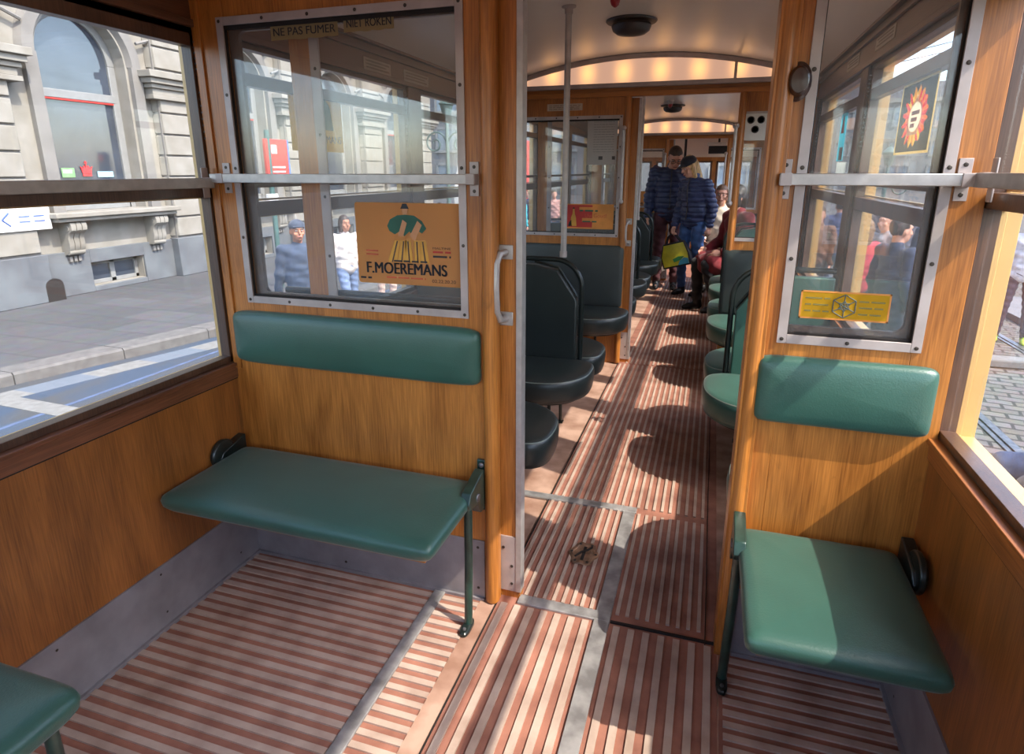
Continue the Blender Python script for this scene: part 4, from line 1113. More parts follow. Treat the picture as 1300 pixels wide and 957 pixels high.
def far_block(name, label, x0, x1, y, z1, face, rows, cols, mat, deep=8):
    b = thing(name, label, 'building', ((x0+x1)/2, y, GR))
    if face == '-y':
        part('wall', MB().box(x0, x1, y, y+deep, GR, z1), mat, b); c = MB(); c.box(x0-.3, x1+.3, y-.5, y+deep, z1, z1+.5); c.box(x0, x1, y-.2, y, z1*.52, z1*.52+.4); part('cornice', c, STONE, b)
        part('roof', MB().prism([(y-.3, z1+.5), (y+deep, z1+.5), (y+deep, z1+2.6), (y+2.2, z1+2.6)], 'x', x0, x1), GUNM, b)
        for r in range(rows):
            for k in range(cols):
                cx = x0+(k+.5)*(x1-x0)/cols; w = min(1.3, (x1-x0)/cols*.26); h0 = GR+.8+r*(z1-GR)/rows; h1 = h0+(z1-GR)/rows*.58
                f = MB()
                for q in ((cx-w-.2, cx-w, h0, h1), (cx+w, cx+w+.2, h0, h1), (cx-w, cx+w, h1, h1+.25), (cx-.06, cx+.06, h0, h1), (cx-w-.3, cx+w+.3, h0-.25, h0)): f.box(q[0], q[1], y-.15, y+.05, q[2], q[3])
                wd = part('window', f, FRAMEW, b); part('pane', MB().box(cx-w, cx+w, y-.05, y+.02, h0, h1), HGLASS, wd)
    else:
        part('wall', MB().box(x0, x0+deep, y, y+x1, GR, z1), mat, b); c = MB().box(x0-.5, x0+deep, y-.3, y+x1+.3, z1, z1+.6); part('cornice', c, STONE, b)
        for r in range(rows):
            for k in range(cols):
                cy = y+(k+.5)*x1/cols; w = .8; h0 = GR+.9+r*(z1-GR)/rows; h1 = h0+2.3
                f = MB()
                for q in ((cy-w-.2, cy-w, h0, h1), (cy+w, cy+w+.2, h0, h1), (cy-w, cy+w, h1, h1+.25), (cy-.06, cy+.06, h0, h1)): f.box(x0-.15, x0+.05, *q)
                wd = part('window', f, FRAMEW, b); part('pane', MB().box(x0-.05, x0+.02, cy-w, cy+w, h0, h1), HGLASS, wd)
    return b
HGLASS = pbr('pale_house_glass', lin((106, 121, 134)), .08, 0, .15, .4, spec=.8)
PLAST = pbr('white_plaster', lin((125, 125, 124)), .85, 0, .05, .6)
PLASTG = pbr('grey_plaster', lin((108, 109, 111)), .85, 0, .05, .6)
far_block('plaza_building', 'wide white classical building across the square, under the sky', 6, 74, 92, 9.6, '-y', 3, 15, PLAST)
far_block('plaza_building', 'grey white building at the far end of the street, left', -40, -12, 60, 13, '-y', 4, 7, PLASTG)
far_block('plaza_building', 'pale building straight ahead of the tram at the end of the street', -11, 5, 78, 13, '-y', 4, 5, PLAST)
far_block('opposite_building', 'long white building along the far right side of the street', 40, 60, -25, 14, '+x', 4, 11, PLAST)

# ------------------------------------------------------------------ street furniture
def lamp_post(x, y, zt, label, r=.07):
    t = thing('street_lamp', label, 'lamp', (x, y, GP))
    g = pbr('lamp_green_paint', lin((84, 108, 104)), .5)
    part('post', MB().lathe([(r*2.4, 0), (r*2.4, .3), (r*1.5, .5), (r*1.2, .7), (r, 1.2), (r*.8, zt-GP-.6), (r*.5, zt-GP-.55), (0, zt-GP-.5)], (x, y, GP), n=14), g, t)
    part('lantern', MB().lathe([(.12, -.55), (.22, -.15), (.26, -.12), (.26, -.08), (.12, .06), (.05, .10), (.04, .2), (0, .24)], (x, y, zt), n=10), g, t)
    for s in (-1, 1):
        pts = []
        for k in range(30):
            a = k*.32; rr = .42*(1-k/34); pts.append((x+s*(.45-rr*math.cos(a)), y, zt-1.35+rr*math.sin(a)))
        part('scroll', MB().tube(pts, .03, 6), g, t)
lamp_post(-8.75, 20.2, 3.7, 'green street lamp with iron scrolls at the end of the stone building')
lamp_post(6.1, 27, 2.2, 'small far street lamp in front of the white building')
def bus_stop():
    x, y = -7.65, 9.63
    t = thing('stop_sign_pole', 'green stop pole with red panel on the left pavement', 'pole', (x, y, GP))
    g = pbr('pole_green_paint', lin((70, 100, 96)), .5)
    part('post', MB().tube([(x, y, GP), (x, y, 2.15)], .045, 12), g, t)
    p = part('sign_panel', MB().box(x-.03, x+.03, y-.10, y+.52, 1.32, 2.0), F_RED, t, bevel=.01)
    part('panel_edge', MB().box(x-.035, x+.035, y+.50, y+.54, 1.32, 2.0), pbr('blue_panel_edge', lin((80, 110, 170)), .5), p)
    part('panel_text', MB().box(x+.03, x+.033, y+.05, y+.2, 1.75, 1.9).box(x+.03, x+.033, y+.05, y+.4, 1.5, 1.53).box(x+.03, x+.033, y+.05, y+.4, 1.42, 1.45), WHITE, p)
    part('timetable_box', MB().box(x-.02, x+.05, y-.16, y+.10, .72, 1.05), WHITE, t, bevel=.01)
bus_stop()
def red_van():
    t = thing('red_truck', 'red box truck standing far ahead beyond the crowd', 'truck', (-8.9, 27, GR))
    part('cargo_box', MB().box(-10.3, -7.75, 25, 30, .2, 2.7), pbr('red_truck_paint', lin((196, 60, 50)), .5), t, bevel=.05)
    part('cab', MB().prism([(24, -.3), (25, -.3), (25, 1.7), (24.5, 1.7), (24, .7)], 'x', -10.2, -7.85), WHITE, t, bevel=.05)
    for x in (-10.1, -8.1):
        for y in (24.6, 28.8): part('wheel', MB().lathe([(.4, 0), (.4, .2), (0, .2)], (x, y, GR+.4), 'x', 18), BLACK, t)
red_van()
def traffic_light():
    x, y = -4.05, 14.8
    t = thing('traffic_light', 'traffic light showing red, far ahead on the left', 'traffic light', (x, y, GR))
    part('post', MB().tube([(x, y, GR), (x, y, 1.3)], .05, 10), GUNM, t)
    part('housing', MB().box(x-.14, x+.14, y-.1, y+.1, 1.1, 2.0), BLACK, t, bevel=.03)
    e, nt, out = new_mat('lit_red_signal'); q = nt.nodes.new('ShaderNodeEmission'); q.inputs[0].default_value = (1, .12, .05, 1); q.inputs[1].default_value = 1.6; nt.links.new(q.outputs[0], out.inputs[0])
    part('red_lens', MB().lathe([(.10, 0), (.08, -.03), (0, -.04)], (x, y-.1, 1.83), 'y', 16), e, t)
    for z in (1.55, 1.27): part('dark_lens', MB().lathe([(.10, 0), (.08, -.03), (0, -.04)], (x, y-.1, z), 'y', 16), GUNM, t)
traffic_light()
def barrier():
    t = thing('yellow_barrier', 'yellow and grey street barrier far ahead on the left', 'barrier', (-4.6, 12.4, GR))
    part('board', MB().box(-5.6, -4.35, 12.38, 12.42, .15, .75), pbr('barrier_yellow', lin((240, 190, 90)), .5), t)
    part('grey_panel', MB().box(-5.6, -4.35, 12.36, 12.40, GR+.05, .14), PLASTG, t)
    for x in (-5.6, -4.4): part('leg', MB().box(x-.03, x+.03, 12.1, 12.7, GR, GR+.05).box(x-.03, x+.03, 12.38, 12.44, GR, .8), GUNM, t)
barrier()
for i, (xa, za, xb, zb) in enumerate(((3.6, 4.6, 9.4, 6.6), (3.4, 4.4, 9.6, 5.9), (2.6, 4.2, 9.8, 5.5))):
    o = MB().tube([(xa-6, 24, za-1.1), ((xa+xb)/2, 22, (za+zb)/2-.08), (xb+5, 20, zb+1.2)], .012, 6).build('overhead_wire', BLACK)
    tag(o, '%s thin overhead tram wire against the sky' % ['upper', 'middle', 'lower'][i], 'wire', 'overhead wires')

# ------------------------------------------------------------------ people
def skinmat(n, c): return pbr(n, lin(c), .5, 0, .04, 20)
SKIN = skinmat('skin_warm', (214, 158, 134)); SKIN2 = skinmat('skin_tanned', (190, 128, 100))
def hairmat(n, c): return pbr(n, lin(c), .55, 0, .2, 60, .3, stretch=(1, 1, .15))
CLOTH = {}
def cloth(c, key=None, rough=.8):
    k = (tuple(c), rough)
    if k not in CLOTH: CLOTH[k] = pbr('cloth_%s' % (key or 'plain'), lin(c), rough, 0, .1, 18, .2, sheen=.15 if rough > .6 else 0)
    return CLOTH[k]
def remesh(name, mb, vox, mats, parent, smooth=4, disp=None, cut=None):
    """Fuse overlapping tapered volumes into one continuous skin."""
    o = mb.build(name, mats, None)
    m = o.modifiers.new('r', 'REMESH'); m.mode = 'VOXEL'; m.voxel_size = vox; m.use_smooth_shade = True
    q = o.modifiers.new('s', 'SMOOTH'); q.factor = .5; q.iterations = smooth
    dg = bpy.context.evaluated_depsgraph_get(); dg.update()
    me = bpy.data.meshes.new_from_object(o.evaluated_get(dg)); me.name = name
    nm = o.name; bpy.data.objects.remove(o)
    if disp:
        me.update(); ns = [v.normal.copy() for v in me.vertices]
        for v, n in zip(me.vertices, ns): v.co += n*disp(v.co)
    if cut:
        bm = bmesh.new(); bm.from_mesh(me); dl = [v for v in bm.verts if cut(v.co)]
        bmesh.ops.delete(bm, geom=dl, context='VERTS'); bm.to_mesh(me); bm.free()
    me.materials.clear(); me.materials.append(mats if not isinstance(mats, (list, tuple)) else mats[0])
    me.polygons.foreach_set('use_smooth', [True]*len(me.polygons)); me.update()
    r = bpy.data.objects.new(name, me); COL.objects.link(r); r.parent = parent
    return r

BASE = dict(pelvis=(0, 0, .97), waist=(0, 0, 1.10), chest=(0, -.01, 1.30), neck=(0, .01, 1.46), head=(0, -.015, 1.635),
            shR=(-.185, .0, 1.42), elR=(-.235, .03, 1.14), wrR=(-.235, -.04, .89), shL=(.185, .0, 1.42), elL=(.235, .03, 1.14), wrL=(.235, -.04, .89),
            hiR=(-.09, 0, .93), knR=(-.10, -.03, .51), anR=(-.105, .02, .085), hiL=(.09, 0, .93), knL=(.10, -.03, .51), anL=(.105, .02, .085))
def person(label, loc, rz, pose=None, h=1.75, skin=None, top=(40, 44, 60), trousers=(50, 54, 70), shoes=(30, 30, 32), hair=(60, 42, 30), hairlen=0, cap=None, puffer=False, coat=0,
           vox=.012, face=False, look=0, tilt=0, toes=None, group=None, slim=1.0, glasses=False, grip=0.35, fine=False):
    k = h/1.75
    J = dict(BASE); J.update(pose or {}); J = {a: Vector(b)*k for a, b in J.items()}
    t = thing('person', label, 'person', loc, rz, group)
    skin = skin or SKIN
    R = lambda x: x*k
    # head frame: face towards -y, turned by look (about z) and bowed by tilt (about x)
    Q = Matrix.Rotation(look, 3, 'Z') @ Matrix.Rotation(tilt, 3, 'X')
    hc = J['head']; HP = lambda x, y, z: hc+Q @ Vector((R(x), R(y), R(z)))
    b = MB()
    b.ball(HP(0, .012, .02), R(.076), R(.096), R(.104), 20, rot=Q); b.ball(HP(0, -.02, -.055), R(.058), R(.070), R(.066), 18, rot=Q)
    b.ball(HP(0, -.065, -.092), R(.026), R(.022), R(.02), 12, rot=Q)                                    # chin
    b.capsule(HP(0, -.088, .012), HP(0, -.108, -.022), R(.010), R(.015)); b.ball(HP(0, -.082, .034), R(.05), R(.016), R(.012), 12, rot=Q)   # nose, brow
    for s in (-1, 1): b.ball(HP(s*.078, .015, -.012), R(.012), R(.022), R(.033), 10, rot=Q); b.ball(HP(s*.045, -.066, -.03), R(.022), R(.018), R(.02), 10, rot=Q)
    b.ball(HP(0, -.088, -.056), R(.024), R(.012), R(.008), 10, rot=Q); b.ball(HP(0, -.085, -.068), R(.02), R(.012), R(.008), 10, rot=Q)  # lips
    b.capsule(HP(0, .02, -.05), J['neck'], R(.052), R(.058)); b.capsule(J['neck'], J['chest'], R(.058), R(.11))
    def torso(mb, g, skirt=0):
        c, w, p = J['chest'], J['waist'], J['pelvis']
        up = (J['neck']-p).normalized(); side = (J['shL']-J['shR']).normalized(); fr = side.cross(up).normalized(); M = Matrix((side, -fr, up)).transposed()
        mb.ball(c, R(.165*slim+g), R(.112+g), R(.175+g), 18, rot=M); mb.ball(w, R(.145*slim+g), R(.10+g), R(.15+g), 18, rot=M)
        mb.ball(p, R(.165*slim+g), R(.115+g), R(.125+g), 18, rot=M)
        for s in 'RL': mb.capsule(J['sh'+s], J['chest']+(J['sh'+s]-J['chest'])*.25+Vector((0, 0, R(.03))), R(.062+g), R(.08+g)); mb.capsule(J['sh'+s]*.9+J['neck']*.1, J['neck']-Vector((0, 0, R(.04))), R(.05+g*.8), R(.05+g*.6))
    torso(b, 0)
    for s in 'RL':
        b.capsule(J['sh'+s], J['el'+s], R(.050), R(.040)); b.capsule(J['el'+s], J['wr'+s], R(.041), R(.027))
        b.capsule(J['hi'+s], J['kn'+s], R(.082), R(.054)); b.capsule(J['kn'+s]+Vector((0, R(.006), 0)), J['an'+s], R(.054), R(.036))
        # hand: palm, four unequal curled fingers and a thumb from the side
        d = (J['wr'+s]-J['el'+s]).normalized(); sg = -1 if s == 'R' else 1
        inw = Vector((-sg, 0, 0)); inw = (inw-d*inw.dot(d)).normalized()      # palm faces the body
        fwd = d.cross(inw)*(1 if s == 'L' else -1); fwd = fwd if fwd.y < 0 else -fwd
        w = J['wr'+s]
        for q in (-.026, -.009, .009, .026): b.capsule(w+d*R(.012)+fwd*R(q*.5), w+d*R(.085)+fwd*R(q), R(.014), R(.012))
        for q, L in ((.027, .070), (.009, .080), (-.009, .074), (-.027, .058)):
            p0 = w+d*R(.085)+fwd*R(q); a = grip
            p1 = p0+(d*math.cos(a)+inw*math.sin(a))*R(L*.5); p2 = p1+(d*math.cos(2.2*a)+inw*math.sin(2.2*a))*R(L*.32); p3 = p2+(d*math.cos(3.2*a)+inw*math.sin(3.2*a))*R(L*.25)
            b.capsule(p0, p1, R(.0095), R(.0088), 8); b.capsule(p1, p2, R(.0088), R(.008), 8); b.capsule(p2, p3, R(.008), R(.007), 8)
        p0 = w+d*R(.03)+fwd*R(.024); p1 = p0+(d*.75+fwd*.55+inw*.25).normalized()*R(.04); p2 = p1+(d*.95+inw*.35).normalized()*R(.032)
        b.capsule(p0, p1, R(.014), R(.0105), 8); b.capsule(p1, p2, R(.0105), R(.008), 8)
        tv = (toes or {}).get(s, (0, -1, 0)); tv = Vector(tv).normalized()
        b.capsule(J['an'+s]-Vector((0, 0, R(.03))), J['an'+s]-Vector((0, 0, R(.05)))+tv*R(.12), R(.034), R(.028))
    remesh('body', b, vox, skin, t, 3)
    # trousers
    m = MB()
    m.ball(J['pelvis'], R(.172*slim), R(.124), R(.12), 18)
    for s in 'RL': m.capsule(J['hi'+s], J['kn'+s], R(.094), R(.068)); m.capsule(J['kn'+s], J['an'+s]+(J['kn'+s]-J['an'+s])*.06, R(.068), R(.054))
    remesh('trousers', m, max(vox, .012), cloth(trousers, 'trousers'), t, 4, disp=lambda c: .004*k*math.sin(c.z*70+c.x*25))
    # jacket
    m = MB(); g = .022 if puffer else .016
    torso(m, g)
    for q_ in (.25, .5, .75):
        pp = J['chest'].lerp(J['pelvis'], q_); m.ball(pp, R(.168*slim+g), R(.118+g), R(.13), 18)
    if coat:
        for s in 'RL': m.capsule(J['hi'+s], J['hi'+s]+(J['kn'+s]-J['hi'+s])*coat, R(.125), R(.125))
        m.capsule(J['pelvis'], (J['hiR']+J['hiL'])/2+((J['knR']+J['knL'])/2-(J['hiR']+J['hiL'])/2)*coat, R(.15), R(.13))
    for s in 'RL':
        m.capsule(J['sh'+s], J['el'+s], R(.058+g), R(.046+g)); m.capsule(J['el'+s], J['wr'+s]+(J['el'+s]-J['wr'+s])*.10, R(.048+g), R(.034+g*.8))
    m.capsule(J['neck']+Vector((0, R(.005), R(.02))), J['chest'], R(.070), R(.12))
    if puffer: fn = lambda c: k*(-.012*abs(math.cos(c.z*PI/.062/k))**6+.003*math.sin(c.x*60+c.z*30))
    else: fn = lambda c: .005*k*math.sin(c.z*42+c.x*30+c.y*20)
    remesh('jacket', m, max(.008 if fine else .012, vox*.9), cloth(top, 'jacket', .45 if puffer else .85), t, 3, disp=fn)
    if puffer or fine:
        z = MB().tube([J['neck']+Vector((0, R(-.085), R(.0))), J['chest']+Vector((0, R(-.152), R(.04))), J['waist']+Vector((0, R(-.138), 0)), J['pelvis']+Vector((0, R(-.152), 0))], .006, 6); z.build('zip', GUNM, t)
    # shoes
    for s in 'RL':
        tv = Vector((toes or {}).get(s, (0, -1, 0))).normalized(); a = J['an'+s]; f = MB()
        f.capsule(a+Vector((0, 0, R(.01))), a-tv*R(.015)-Vector((0, 0, R(.03))), R(.05), R(.045)); f.capsule(a-tv*R(.02)-Vector((0, 0, R(.045))), a+tv*R(.10)-Vector((0, 0, R(.05))), R(.042), R(.040)); f.capsule(a+tv*R(.08)-Vector((0, 0, R(.055))), a+tv*R(.15)-Vector((0, 0, R(.06))), R(.042), R(.026))
        zmin = a.z-R(.083); f.v = [(p[0], p[1], max(p[2], zmin)) for p in map(tuple, f.v)]
        remesh('shoe', f, .010, cloth(shoes, 'shoe', .4), t, 2)
    # hair
    m = MB(); m.ball(HP(0, .022, .034), R(.084), R(.100), R(.106), 22, rot=Q)
    cutf = None
    if hairlen:
        m.capsule(HP(0, .05, .0), HP(0, .07, -hairlen), R(.085), R(.06))
        for s in (-1, 1): m.capsule(HP(s*.062, .01, .03), HP(s*.066, .0, -hairlen*.8), R(.030), R(.026))
    Qi = Q.transposed()
    def cutf(c):
        l = Qi @ (c-hc)/k
        if l.y < -.02-.6*max(0, .045-l.z)*0 and l.z < .062: return not (hairlen and abs(l.x) > .052)
        if not hairlen and l.z < -.045+.0: return True
        return not hairlen and l.y < .03 and l.z < .02
    ho = remesh('hair', m, .010, hairmat('hair_%d' % hair[0], hair), t, 2, cut=cutf)
    if cap:
        m = MB(); m.ball(HP(0, .012, .05), R(.090), R(.108), R(.088), 22, rot=Q)
        m.loft([[HP(.07*math.cos(a), -.07-.085*abs(math.sin(a))*1, .045+dz) for a in [PI+PI*i/10 for i in range(11)]]+[HP(.07, -.04, .05+dz), HP(-.07, -.04, .05+dz)] for dz in (0, .008)])
        o = remesh('cap', m, .008, cloth(cap, 'cap'), t, 2, cut=lambda c: (Qi @ (c-hc)).z/k < .030)
    if face:
        for s in (-1, 1):
            MB().ball(HP(s*.031, -.080, .008), R(.012), R(.008), R(.008), 12, rot=Q).build('eye', WHITE, t)
            MB().ball(HP(s*.031, -.0865, .008), R(.0055), R(.003), R(.0055), 10, rot=Q).build('iris', BROWN, t)
            MB().tube([HP(s*.016, -.096, .030), HP(s*.032, -.096, .035), HP(s*.050, -.086, .029)], R(.004), 6).build('eyebrow', hairmat('brow_%d' % hair[0], hair), t)
        MB().tube([HP(-.024, -.094, -.062), HP(0, -.101, -.0615), HP(.024, -.094, -.062)], R(.0045), 8).build('mouth', pbr('lips', lin((170, 88, 80)), .5), t)
    if glasses:
        g = MB()
        for s in (-1, 1):
            g.tube([HP(s*.033+.024*math.cos(2*PI*i/16), -.104, .006+.017*math.sin(2*PI*i/16)) for i in range(16)], .0022, 6, closed=True); g.tube([HP(s*.057, -.102, .010), HP(s*.080, -.05, .012), HP(s*.082, .02, .006)], .0022, 6)
        g.tube([HP(-.009, -.105, .008), HP(.009, -.105, .008)], .0022, 6); g.build('spectacles', BLACK, t)
    return t, J

# --- inside the tram
NAVY = (46, 54, 88)
bow = dict(neck=(0, -.03, 1.45), head=(.03, -.13, 1.575), chest=(0, -.01, 1.29), wrR=(-.25, -.05, .87), elR=(-.25, .03, 1.14), elL=(.24, .0, 1.14), wrL=(.18, -.18, .93))
person('man in a navy quilted jacket and glasses bowing his head in the far aisle', (-.51, 7.99, .003), math.radians(4), bow, 1.77, top=NAVY, trousers=(84, 42, 48), shoes=(30, 30, 34), hair=(66, 46, 36), puffer=True, vox=.007, face=True, glasses=True, tilt=.55, look=.12, fine=True)
wom = dict(shR=(-.165, -.01, 1.385), shL=(.165, -.01, 1.385), head=(-.05, -.10, 1.60), neck=(-.01, -.03, 1.46), wrR=(-.16, -.17, .86), elR=(-.25, .03, 1.13), elL=(.235, .05, 1.13), wrL=(.25, .0, .89), knR=(-.10, -.06, .51), anR=(-.12, .0, .085), knL=(.08, .0, .51), anL=(.09, .08, .085))
tw, JW = person('blond woman in a dark cap and navy quilted jacket holding a yellow bag', (-.20, 7.62, .003), math.radians(-38), wom, 1.63, top=(50, 60, 98), trousers=(70, 104, 160), shoes=(28, 26, 28), hair=(202, 166, 116), hairlen=.16, cap=(26, 28, 44), puffer=True, vox=.007, face=True, tilt=.45, look=-.3, fine=True, grip=.75)
def bag():
    M = Matrix.Rotation(math.radians(-38), 4, 'Z'); M.translation = (-.20, 7.62, .003)
    d = (JW['wrR']-JW['elR']).normalized(); hd = M @ (JW['wrR']+d*.10)
    x, y, z = hd
    t = thing('shopping_bag', 'yellow shopping bag with black handles and green blue print, held by the woman', 'bag', (x, y, z-.36), math.radians(-14))
    rot = Matrix.Rotation(math.radians(-16), 3, 'Y')
    def tr(m): m.v = [tuple(rot @ (Vector(p)-Vector((0, 0, .36)))+Vector((0, 0, .36))) for p in m.v]; return m
    def body(g): return MB().loft([[(-.17-g, -.05-g, -.02), (.17+g, -.05-g, -.02), (.17+g, .05+g, -.02), (-.17-g, .05+g, -.02)], [(-.175-g, -.055-g, .12), (.175+g, -.055-g, .12), (.175+g, .055+g, .12), (-.175-g, .055+g, .12)], [(-.13-g, -.02-g, .27), (.13+g, -.02-g, .27), (.13+g, .02+g, .27), (-.13-g, .02+g, .27)]])
    tr(body(0)).build('bag_body', cloth((34, 32, 40), 'bag_black', .5), t, bevel=.01)
    yl = pbr('yellow_bag_print', lin((214, 206, 60)), .4, 0, .12, 6)
    for s in (-1, 1):
        p = MB(); y0, y1 = s*.0575, s*.0250
        p.loft([[(-.15, y0*.97, .0), (.15, y0*.97, .0), (.15, y0*.97+s*.003, .0), (-.15, y0*.97+s*.003, .0)], [(-.155, y0, .12), (.155, y0, .12), (.155, y0+s*.003, .12), (-.155, y0+s*.003, .12)], [(-.118, y1, .25), (.118, y1, .25), (.118, y1+s*.003, .25), (-.118, y1+s*.003, .25)]])
        pr = tr(p).build('yellow_panel', yl, t)
        q = MB(); q.prism([(.02, .0), (.148, .0), (.15, .06), (.10, .075), (.05, .05)], 'y', y0*1.02, y0*1.02+s*.004); tr(q).build('blue_print', pbr('blue_bag_print', lin((70, 160, 190)), .4), pr)
        q = MB(); q.prism([(-.02, .04), (.06, .055), (.11, .09), (.04, .10), (-.03, .08)], 'y', y0*1.02, y0*1.02+s*.0045); tr(q).build('green_print', pbr('green_bag_print', lin((60, 140, 84)), .4), pr)
    for s in (-1, 1):
        h = MB().tube([(-.09, s*.022, .26), (-.05, s*.014, .34), (0, s*.004, .375), (.05, s*.014, .34), (.09, s*.022, .26)], .010, 8); tr(h).build('bag_handle', cloth((34, 32, 40), 'bag_black', .5), t)
bag()
sit = dict(pelvis=(0, 0, .56), waist=(0, -.01, .70), chest=(0, -.05, .90), neck=(0, -.06, 1.05), head=(0, -.11, 1.22), shR=(-.185, -.05, 1.01), shL=(.185, -.05, 1.01), elR=(-.22, -.10, .74), wrR=(-.17, -.30, .66), elL=(.22, -.10, .74), wrL=(.17, -.30, .66),
           hiR=(-.09, -.02, .54), knR=(-.11, -.43, .52), anR=(-.11, -.40, .085), hiL=(.09, -.02, .54), knL=(.11, -.43, .52), anL=(.13, -.30, .085))
person('seated person in a long red coat and black trousers, knees turned into the aisle', (.31, 6.95, .003), math.radians(-62), sit, 1.70, top=(116, 24, 32), trousers=(26, 24, 28), shoes=(22, 20, 22), hair=(34, 26, 26), hairlen=.10, vox=.009, coat=.8, face=True)
person('seated person in a beige jacket and brown trousers, half hidden behind the woman', (.10, 8.31, .003), math.radians(-4), sit, 1.66, top=(206, 190, 172), trousers=(140, 110, 84), hair=(120, 96, 80), vox=.009, face=True)

# --- outside, left
walk = dict(knR=(-.10, -.14, .52), anR=(-.10, -.20, .085), knL=(.10, .02, .50), anL=(.10, .26, .12), wrL=(.22, -.20, .92), wrR=(-.25, .12, .90))
person('man in a dark cap and dark blue jacket walking in the blue lane', (-4.50, 6.02, GR+.002), math.radians(52), walk, 1.70, top=(60, 72, 94), trousers=(70, 78, 90), hair=(120, 110, 100), cap=(56, 66, 84), vox=.008, face=True, skin=SKIN2)
tp, _ = person('woman in a white top with a dark jacket over her arm on the left pavement', (-5.05, 7.85, GR+.002), math.radians(60), walk, 1.62, top=(226, 214, 210), trousers=(120, 140, 180), hair=(60, 44, 36), hairlen=.14, vox=.010, skin=SKIN2)
person('person in pale pink behind the woman in white', (-5.0, 8.9, GR+.002), math.radians(40), None, 1.66, top=(222, 180, 170), trousers=(224, 190, 176), hair=(90, 66, 50), vox=.012)
CROWD_L = [(-4.75, 13.6, 1.70, (40, 48, 76), (44, 50, 74), 'dark navy coat'), (-5.35, 14.8, 1.74, (70, 84, 120), (50, 56, 70), 'slate blue jacket'), (-4.85, 15.9, 1.66, (60, 180, 190), (40, 44, 60), 'turquoise jacket'), (-5.75, 16.6, 1.76, (150, 60, 60), (60, 60, 72), 'brick red jacket'),
           (-5.2, 18.0, 1.7, (60, 66, 100), (70, 74, 90), 'ink blue jacket'), (-4.3, 17.4, 1.72, (200, 150, 140), (80, 84, 110), 'salmon top'), (-6.3, 18.8, 1.75, (190, 190, 200), (60, 70, 90), 'light grey jacket'), (-5.6, 20.2, 1.7, (90, 60, 110), (50, 50, 60), 'purple coat'), (-6.6, 21.4, 1.72, (210, 180, 90), (60, 60, 60), 'mustard top')]
for i, (x, y, h, a, b, nm) in enumerate(CROWD_L):
    person('standing person in a %s among the crowd ahead, left of the tram' % nm, (x, y, GR+.002), (i*1.3) % 6.28, walk if i % 2 else None, h, top=a, trousers=b, hair=((60, 44, 34), (150, 120, 80), (40, 34, 32))[i % 3], hairlen=(.12 if i % 3 == 1 else 0), vox=.014)
# --- outside, right
CROWD_R = [(1.78, 7.0, 1.80, (46, 56, 84), (40, 46, 66), 'dark navy jacket nearest', 0), (1.72, 8.2, 1.70, (176, 40, 60), (54, 58, 76), 'crimson jacket', 1), (2.12, 9.0, 1.74, (150, 150, 156), (60, 70, 100), 'grey pullover', 0), (1.86, 9.6, 1.68, (90, 120, 160), (50, 60, 90), 'light denim jacket', 1),
           (2.95, 9.9, 1.76, (56, 60, 76), (60, 64, 80), 'charcoal coat', 0), (2.25, 10.9, 1.66, (210, 120, 130), (70, 74, 90), 'pink top', 1), (1.55, 10.4, 1.72, (130, 92, 76), (70, 60, 60), 'brown jacket', 0), (1.50, 12.4, 1.7, (150, 110, 96), (80, 84, 110), 'tan coat', 1), (2.2, 12.6, 1.74, (80, 90, 130), (50, 56, 80), 'blue fleece', 0), (3.3, 12.2, 1.7, (200, 196, 200), (90, 90, 110), 'white jacket', 0), (2.9, 13.8, 1.75, (60, 50, 60), (60, 60, 70), 'plum jacket', 1)]
for i, (x, y, h, a, b, nm, hl) in enumerate(CROWD_R):
    person('standing person in a %s in the crowd right of the tram' % nm, (x, y, GR+.002), (2+i*1.7) % 6.28, walk if i % 3 == 1 else None, h, top=a, trousers=b, hair=((54, 42, 36), (140, 104, 70), (36, 32, 32))[i % 3], hairlen=.13*hl, vox=.012 if i < 4 else .014)
person('person in brown trousers, white top and lime green laced shoes across the rails', (3.98, 9.75, GR+.002), math.radians(-20), dict(anR=(-.16, .02, .085), anL=(.16, .02, .085), knR=(-.13, -.02, .51), knL=(.13, -.02, .51)), 1.72, top=(222, 216, 220), trousers=(92, 80, 92), shoes=(170, 190, 60), hair=(50, 40, 36), vox=.010)
kn = dict(pelvis=(0, 0, .80), waist=(0, -.02, .95), chest=(0, -.06, 1.15), neck=(0, -.08, 1.30), head=(0, -.12, 1.47), shR=(-.185, -.06, 1.27), shL=(.185, -.06, 1.27), elR=(-.23, -.10, 1.0), wrR=(-.10, -.26, 1.12), elL=(.23, -.10, 1.0), wrL=(.10, -.26, 1.12),
          hiR=(-.09, -.02, .78), knR=(-.11, -.44, .80), anR=(-.11, -.42, .37), hiL=(.09, -.02, .78), knL=(.13, -.42, .80), anL=(.13, -.40, .37))
person('person in worn blue jeans sitting with raised knees close outside the right window', (1.97, 3.42, GR+.002), math.radians(-86), kn, 1.75, top=(70, 74, 84), trousers=(104, 116, 144), shoes=(60, 60, 64), hair=(60, 50, 44), vox=.010)
def stool():
    t = thing('stone_bollard', 'grey stone block under the sitting person outside the right window', 'bollard', (2.05, 3.42, GR))
    part('block', MB().box(1.80, 2.30, 3.17, 3.67, GR+.001, GR+.66), PLASTG, t, bevel=.02); part('step', MB().box(1.30, 1.78, 3.17, 3.67, GR+.001, GR+.285), PLASTG, t, bevel=.02)
stool()

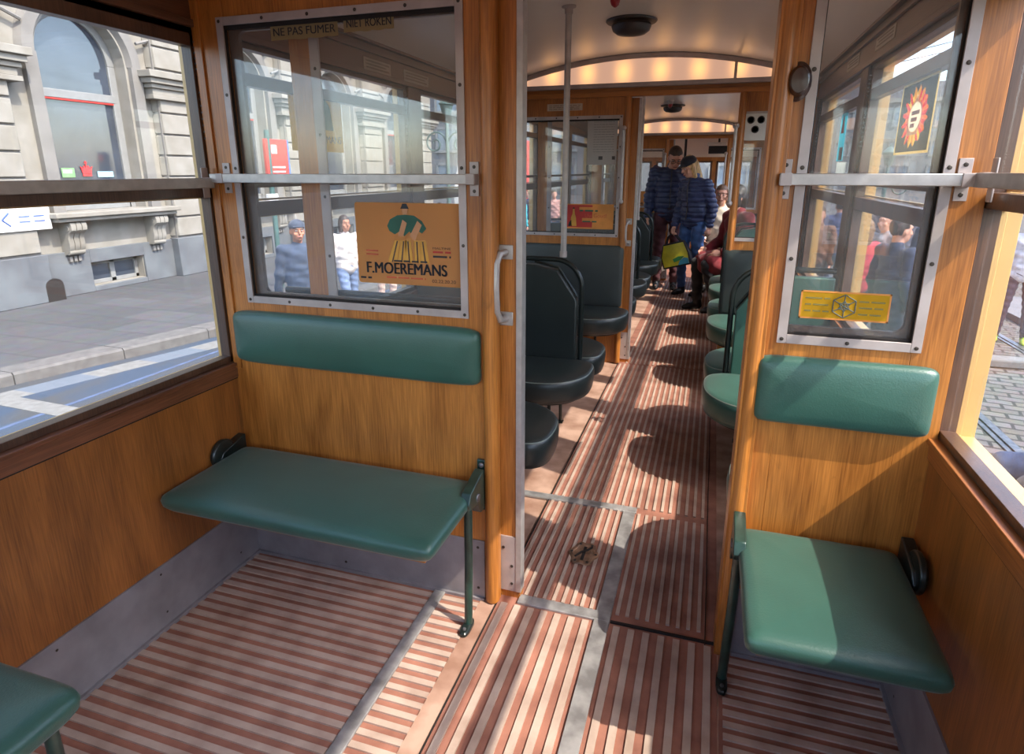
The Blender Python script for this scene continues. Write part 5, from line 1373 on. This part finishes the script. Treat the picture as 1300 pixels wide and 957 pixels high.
GROUPS = {'arch_lamp': 'arched ceiling lamps', 'ceiling_vent': 'round ceiling vents', 'signal_lamp': 'red signal lamps', 'grab_bar': 'upright grab bars', 'grab_pole': 'grab poles', 'guard_rail': 'flat guard rails',
          'folding_seat': 'green folding seats', 'backrest_pad': 'green back pads', 'sticker_strip': 'no smoking strips', 'enamel_plaque': 'cream plaques', 'tram_rail': 'rails in the cobbles', 'window_leaflet': 'leaflets in the arched window'}
for o in bpy.data.objects:
    if o.parent is None and 'group' not in o and o.get('kind') != 'structure':
        b = o.name.split('.')[0]
        if b in GROUPS: o['group'] = GROUPS[b]
        elif b == 'person' and 'crowd' in o.get('label', ''): o['group'] = 'people in the crowd outside'

# ------------------------------------------------------------------ light and camera
def lights():
    w = bpy.data.worlds.new('sky'); SC.world = w; w.use_nodes = True
    nt = w.node_tree
    bg = nt.nodes['Background']; sk = nt.nodes.new('ShaderNodeTexSky'); sk.sky_type = 'NISHITA'
    sk.sun_disc = False; sk.sun_elevation = math.radians(50.6); sk.sun_rotation = math.radians(107)
    sk.altitude = 100; sk.air_density = 1.0; sk.dust_density = 1.8; sk.ozone_density = 1.0
    nt.links.new(sk.outputs[0], bg.inputs[0]); bg.inputs[1].default_value = SKY
    s = bpy.data.lights.new('sun', 'SUN'); s.energy = SUN; s.angle = math.radians(.55); s.color = (1, .93, .82)
    so = bpy.data.objects.new('sun', s); COL.objects.link(so)
    d = Vector((-1, .34, -1.25)); so.rotation_euler = d.to_track_quat('-Z', 'Y').to_euler(); so.location = (20, -6, 25)
SKY, SUN = .64, 5.0
lights()
cam = bpy.data.cameras.new('camera'); co = bpy.data.objects.new('camera', cam); COL.objects.link(co)
co.location = (0, 0, H); co.rotation_euler = (math.radians(90-15.542), 0, math.radians(17.707))
cam.sensor_fit = 'HORIZONTAL'; cam.sensor_width = 36; cam.lens = 780.7/1300*36; cam.shift_y = -44.5/1300
cam.clip_start = .02; cam.clip_end = 500
SC.camera = co
SC.view_settings.view_transform = 'Standard'; SC.view_settings.look = 'None'; SC.view_settings.gamma = 1
SC.view_settings.use_curve_mapping = False; SC.view_settings.exposure = .52
SC.cycles.max_bounces = 10; SC.cycles.diffuse_bounces = 6; SC.cycles.glossy_bounces = 5; SC.cycles.transmission_bounces = 8; SC.cycles.transparent_max_bounces = 40
SC.cycles.use_denoising = True; SC.cycles.sample_clamp_indirect = 6
SC.cycles.caustics_reflective = False; SC.cycles.caustics_refractive = False
